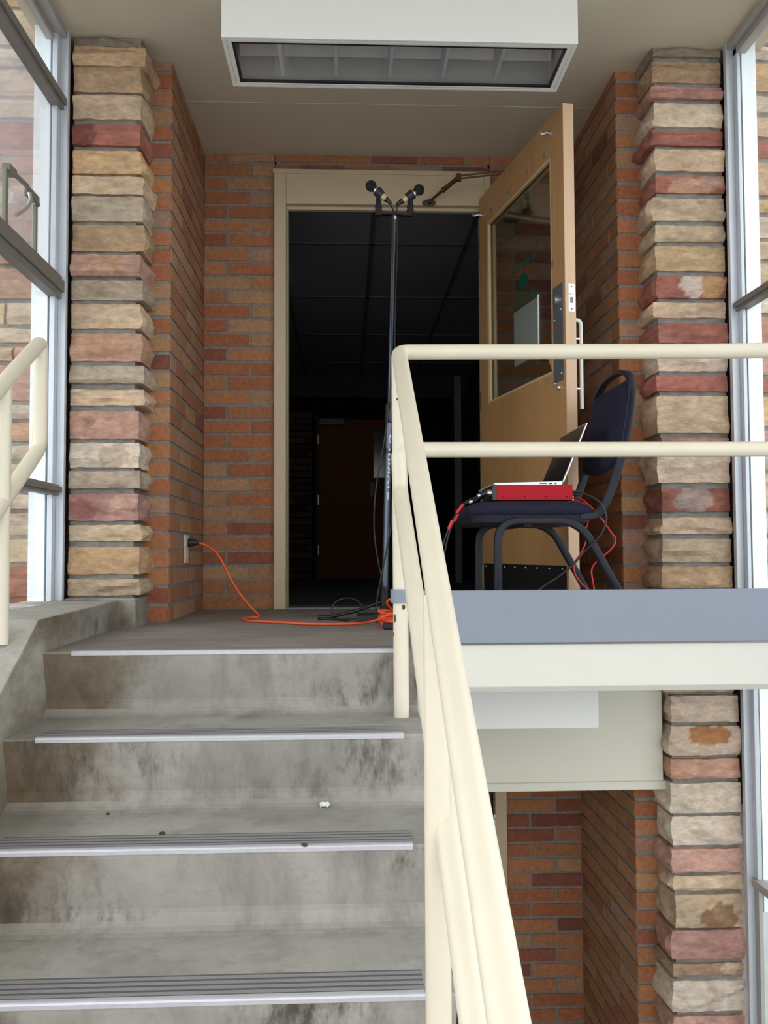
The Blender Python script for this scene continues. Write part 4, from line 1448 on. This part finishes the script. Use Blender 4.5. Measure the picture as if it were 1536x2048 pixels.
front = []; back_ = []
for i in range(NZ + 1):
    z = zb0 + (zt0 - zb0) * i / NZ
    h = halfw(z)
    ez = min(1, min(i, NZ - i) / 2.0)
    for j in range(NY + 1):
        s_ = 2 * j / NY - 1
        e = (1 - abs(s_) ** 6) * ez
        front.append((bxz(z) - 0.004 - 0.026 * e ** 0.5, ymid + h * s_, z))
        back_.append((bxz(z) + 0.004 + 0.008 * e ** 0.5, ymid + h * s_, z))
n = (NZ + 1) * (NY + 1)
fs = []
for i in range(NZ):
    for j in range(NY):
        a = i * (NY + 1) + j
        fs.append((a, a + NY + 1, a + NY + 2, a + 1))
        fs.append((n + a, n + a + 1, n + a + NY + 2, n + a + NY + 1))
for i in range(NZ):
    a = i * (NY + 1); b = a + NY
    fs.append((a, n + a, n + a + NY + 1, a + NY + 1))
    fs.append((b, b + NY + 1, n + b + NY + 1, n + b))
for j in range(NY):
    a = j; b = NZ * (NY + 1) + j
    fs.append((a, a + 1, n + a + 1, n + a))
    fs.append((b, n + b, n + b + 1, b + 1))
m.add(front + back_, fs)
m.build('backrest', 'navy', chair, smooth=True)
m = MB().box(0.60, YN + 0.01, 0.356, 0.63, YF - 0.01, 0.366)
m.build('cross_brace', 'chairframe', chair)

# ------------------------------------------------------------------ red audio box, laptop, cables
ST = 0.4462
ai = tag(empty('audio_interface', (0.65, 3.13, ST)), 'red metal audio interface box lying on the navy chair seat', 'audio interface')
m = MB().box(0.517, 3.035, ST, 0.780, 3.245, ST + 0.053)
case = m.build('case', 'red', ai, bevel=0.002)
for x in (0.541, 0.614, 0.687, 0.760):
    MB().ball((x, 3.035, ST + 0.0125), 0.0026, 8).build('screw', 'black', case)
m = MB().box(0.503, 3.037, ST + 0.001, 0.517, 3.243, ST + 0.052)
m.build('front_panel', 'black', ai)
for y in (3.06, 3.11, 3.16):
    MB().cyl((0.503, y, ST + 0.027), (0.488, y, ST + 0.027), 0.012, 14).build('socket', 'steel', ai, smooth=True)
for y in (3.20, 3.225):
    MB().cyl((0.503, y, ST + 0.03), (0.49, y, ST + 0.03), 0.007, 12).build('knob', 'black', ai, smooth=True)

LZ0 = ST + 0.0535
lt = tag(empty('laptop', (0.63, 3.23, LZ0)), 'open silver laptop standing on the red box on the chair', 'laptop')
m = MB()
m.prism([(0.514, LZ0 + 0.004), (0.52, LZ0), (0.748, LZ0), (0.752, LZ0 + 0.005), (0.752, LZ0 + 0.014), (0.514, LZ0 + 0.008)], 'y', 3.06, 3.385)
base = m.build('base', 'silver', lt, bevel=0.001)
m = MB()
m.box(0.672, 3.0592, LZ0 + 0.0045, 0.696, 3.0602, LZ0 + 0.0075)
m.box(0.704, 3.0592, LZ0 + 0.004, 0.716, 3.0602, LZ0 + 0.008)
m.box(0.724, 3.0592, LZ0 + 0.004, 0.731, 3.0602, LZ0 + 0.008)
m.build('ports', 'black', base)
m = MB().obox((0.52, 3.06, LZ0 + 0.0083), (1, 0, 0.0252), (0, 1, 0), (0, 0, 1), (0.09, 0.03, 0.0), (0.20, 0.295, 0.0012))
m.build('keyboard', 'black', base)
s0 = Vector((0.752, 3.06, LZ0 + 0.012))
sd = Vector((0.088, 0, 0.208)).normalized()
sn = Vector((sd.z, 0, -sd.x))
m = MB().obox(s0, sd, (0, 1, 0), sn, (0, 0, 0), (0.224, 0.325, 0.005))
lid = m.build('lid', 'silver', lt, bevel=0.001)
m = MB().obox(s0, sd, (0, 1, 0), sn, (0.006, 0.006, -0.0006), (0.219, 0.319, 0.0003))
m.build('screen', 'screen', lid)


def cable(name, path, r, mt, label, cat='cable', k=6):
    t = tag(empty(name, Vector(path[-1])), label, cat)
    MB().tube(spline(path, k), r, 8).build('cable', mt, t, smooth=True)
    return t


t = cable('power_cable', [(0.781, 3.06, 0.472), (0.808, 3.02, 0.470), (0.848, 2.965, 0.436), (0.868, 2.958, 0.393), (0.866, 2.958, 0.359), (0.843, 2.958, 0.316), (0.791, 2.96, 0.266), (0.756, 2.96, 0.227), (0.705, 2.965, 0.187), (0.645, 2.97, 0.149), (0.56, 2.93, 0.08), (0.47, 2.85, 0.005), (0.40, 2.82, 0.004)], 0.0034, 'rubber', 'black cable looping from the red box under the chair')
MB().box(0.781, 3.048, 0.464, 0.812, 3.072, 0.480).build('plug', 'blackplastic', t, bevel=0.002)
t = cable('network_cable', [(0.781, 3.09, 0.455), (0.816, 3.05, 0.449), (0.862, 3.02, 0.394), (0.90, 3.02, 0.342), (0.921, 3.02, 0.308), (0.902, 3.02, 0.274), (0.858, 3.02, 0.24), (0.837, 3.02, 0.21), (0.84, 3.02, 0.172), (0.845, 3.02, 0.142), (0.85, 3.0, 0.05), (0.87, 2.95, 0.004), (0.95, 2.9, 0.004)], 0.0032, 'redcable', 'red cable hanging outside the rear chair leg')
MB().box(0.781, 3.08, 0.448, 0.797, 3.10, 0.461).build('plug', 'steel', t, bevel=0.001)
cable('network_cable', [(0.79, 3.13, 0.452), (0.855, 3.11, 0.43), (0.848, 3.10, 0.36), (0.835, 3.1, 0.353), (0.843, 3.1, 0.309), (0.826, 3.1, 0.266), (0.803, 3.1, 0.231), (0.802, 3.1, 0.196), (0.825, 3.1, 0.161), (0.847, 3.1, 0.138), (0.87, 3.06, 0.05), (0.9, 3.0, 0.004), (0.97, 2.93, 0.004)], 0.0030, 'redcable', 'red cable hanging between the rear chair legs')
for i, (path, bands, lab) in enumerate((
    ([(0.487, 3.06, 0.473), (0.470, 3.055, 0.468), (0.44, 3.05, 0.455), (0.408, 3.05, 0.439), (0.382, 3.05, 0.405), (0.365, 3.05, 0.376), (0.351, 3.05, 0.345), (0.335, 3.05, 0.302), (0.321, 3.05, 0.242), (0.30, 3.06, 0.12), (0.28, 3.1, 0.01), (0.25, 3.2, 0.0045)],
     (((0.404, 0.433), (0.380, 0.403)), ((0.366, 0.377), (0.352, 0.348))), 'black microphone cable with red bands leaving the front of the red box'),
    ([(0.487, 3.11, 0.473), (0.459, 3.10, 0.455), (0.412, 3.10, 0.433), (0.390, 3.10, 0.395), (0.368, 3.10, 0.355), (0.352, 3.10, 0.303), (0.337, 3.10, 0.225), (0.32, 3.1, 0.11), (0.30, 3.12, 0.01), (0.26, 3.22, 0.0045)],
     (((0.394, 0.403), (0.380, 0.376)),), 'black microphone cable with red bands behind its twin at the red box'))):
    t = cable('microphone_cable', path, 0.0032, 'rubber', lab)
    y = path[2][1]
    m = MB()
    a, b = Vector(path[0]), Vector(path[1])
    m.tube([a + Vector((0.002, 0, 0)), a + (b - a) * 1.5], 0.0085, 12)
    m.build('connector', 'black', t, smooth=True)
    m = MB().tube([a + (b - a) * 1.5, Vector(path[2]) * 0.55 + b * 0.45], 0.0075, 12)
    m.build('connector_boot', 'steel', t, smooth=True)
    for (p, q) in bands:
        MB().tube([(p[0], y, p[1]), (q[0], y, q[1])], 0.0062, 10).build('band', 'redcable', t, smooth=True)

# ------------------------------------------------------------------ litter
XF = None
m = MB()
rp = random.Random(2)
vs = []
for i in range(7):
    for j in range(7):
        vs.append((-0.053 + (i - 3) * 0.0038 + rp.uniform(-0.001, 0.001), 2.225 + (j - 3) * 0.0045, -2 * RISE + 0.005 + abs(math.sin(i * 1.3 + j)) * 0.008))
fs = [(i * 7 + j, (i + 1) * 7 + j, (i + 1) * 7 + j + 1, i * 7 + j + 1) for i in range(6) for j in range(6)]
m.add(vs, fs)
o = m.build('paper_scrap', 'paper')
so_ = o.modifiers.new('thick', 'SOLIDIFY'); so_.thickness = 0.0012
tag(o, 'crumpled white paper scrap on the third tread', 'litter')


def crumb(name, x, y, step, sx, sy, label, mt='leaf', h=0.004):
    z = -step * RISE
    m = MB()
    rq = random.Random(int(x * 1000))
    n = 9
    lo_ = [(x + sx * math.cos(2 * math.pi * i / n) * rq.uniform(0.6, 1), y + sy * math.sin(2 * math.pi * i / n) * rq.uniform(0.6, 1)) for i in range(n)]
    vs = [(a, b, z + 0.0002) for a, b in lo_] + [(x + (a - x) * 0.6, y + (b - y) * 0.6, z + h) for a, b in lo_]
    m.add(vs, [tuple(range(n - 1, -1, -1)), tuple(range(n, 2 * n))] + [(i, (i + 1) % n, (i + 1) % n + n, i + n) for i in range(n)])
    tag(m.build(name, mt), label, 'litter')


crumb('leaf_fragment', -0.41, 2.045, 2, 0.010, 0.008, 'dark leaf scrap lying behind the nosing of the third tread')
crumb('leaf_fragment', -0.57, 2.20, 2, 0.006, 0.006, 'tiny reddish leaf crumb at the left end of the third tread')
crumb('gum_spot', -0.09, NOSE0 - 2 * TREAD + 0.004, 2, 0.012, 0.010, 'flat dark gum spot on the bright nosing of the third step', 'chipdark', 0.0045)
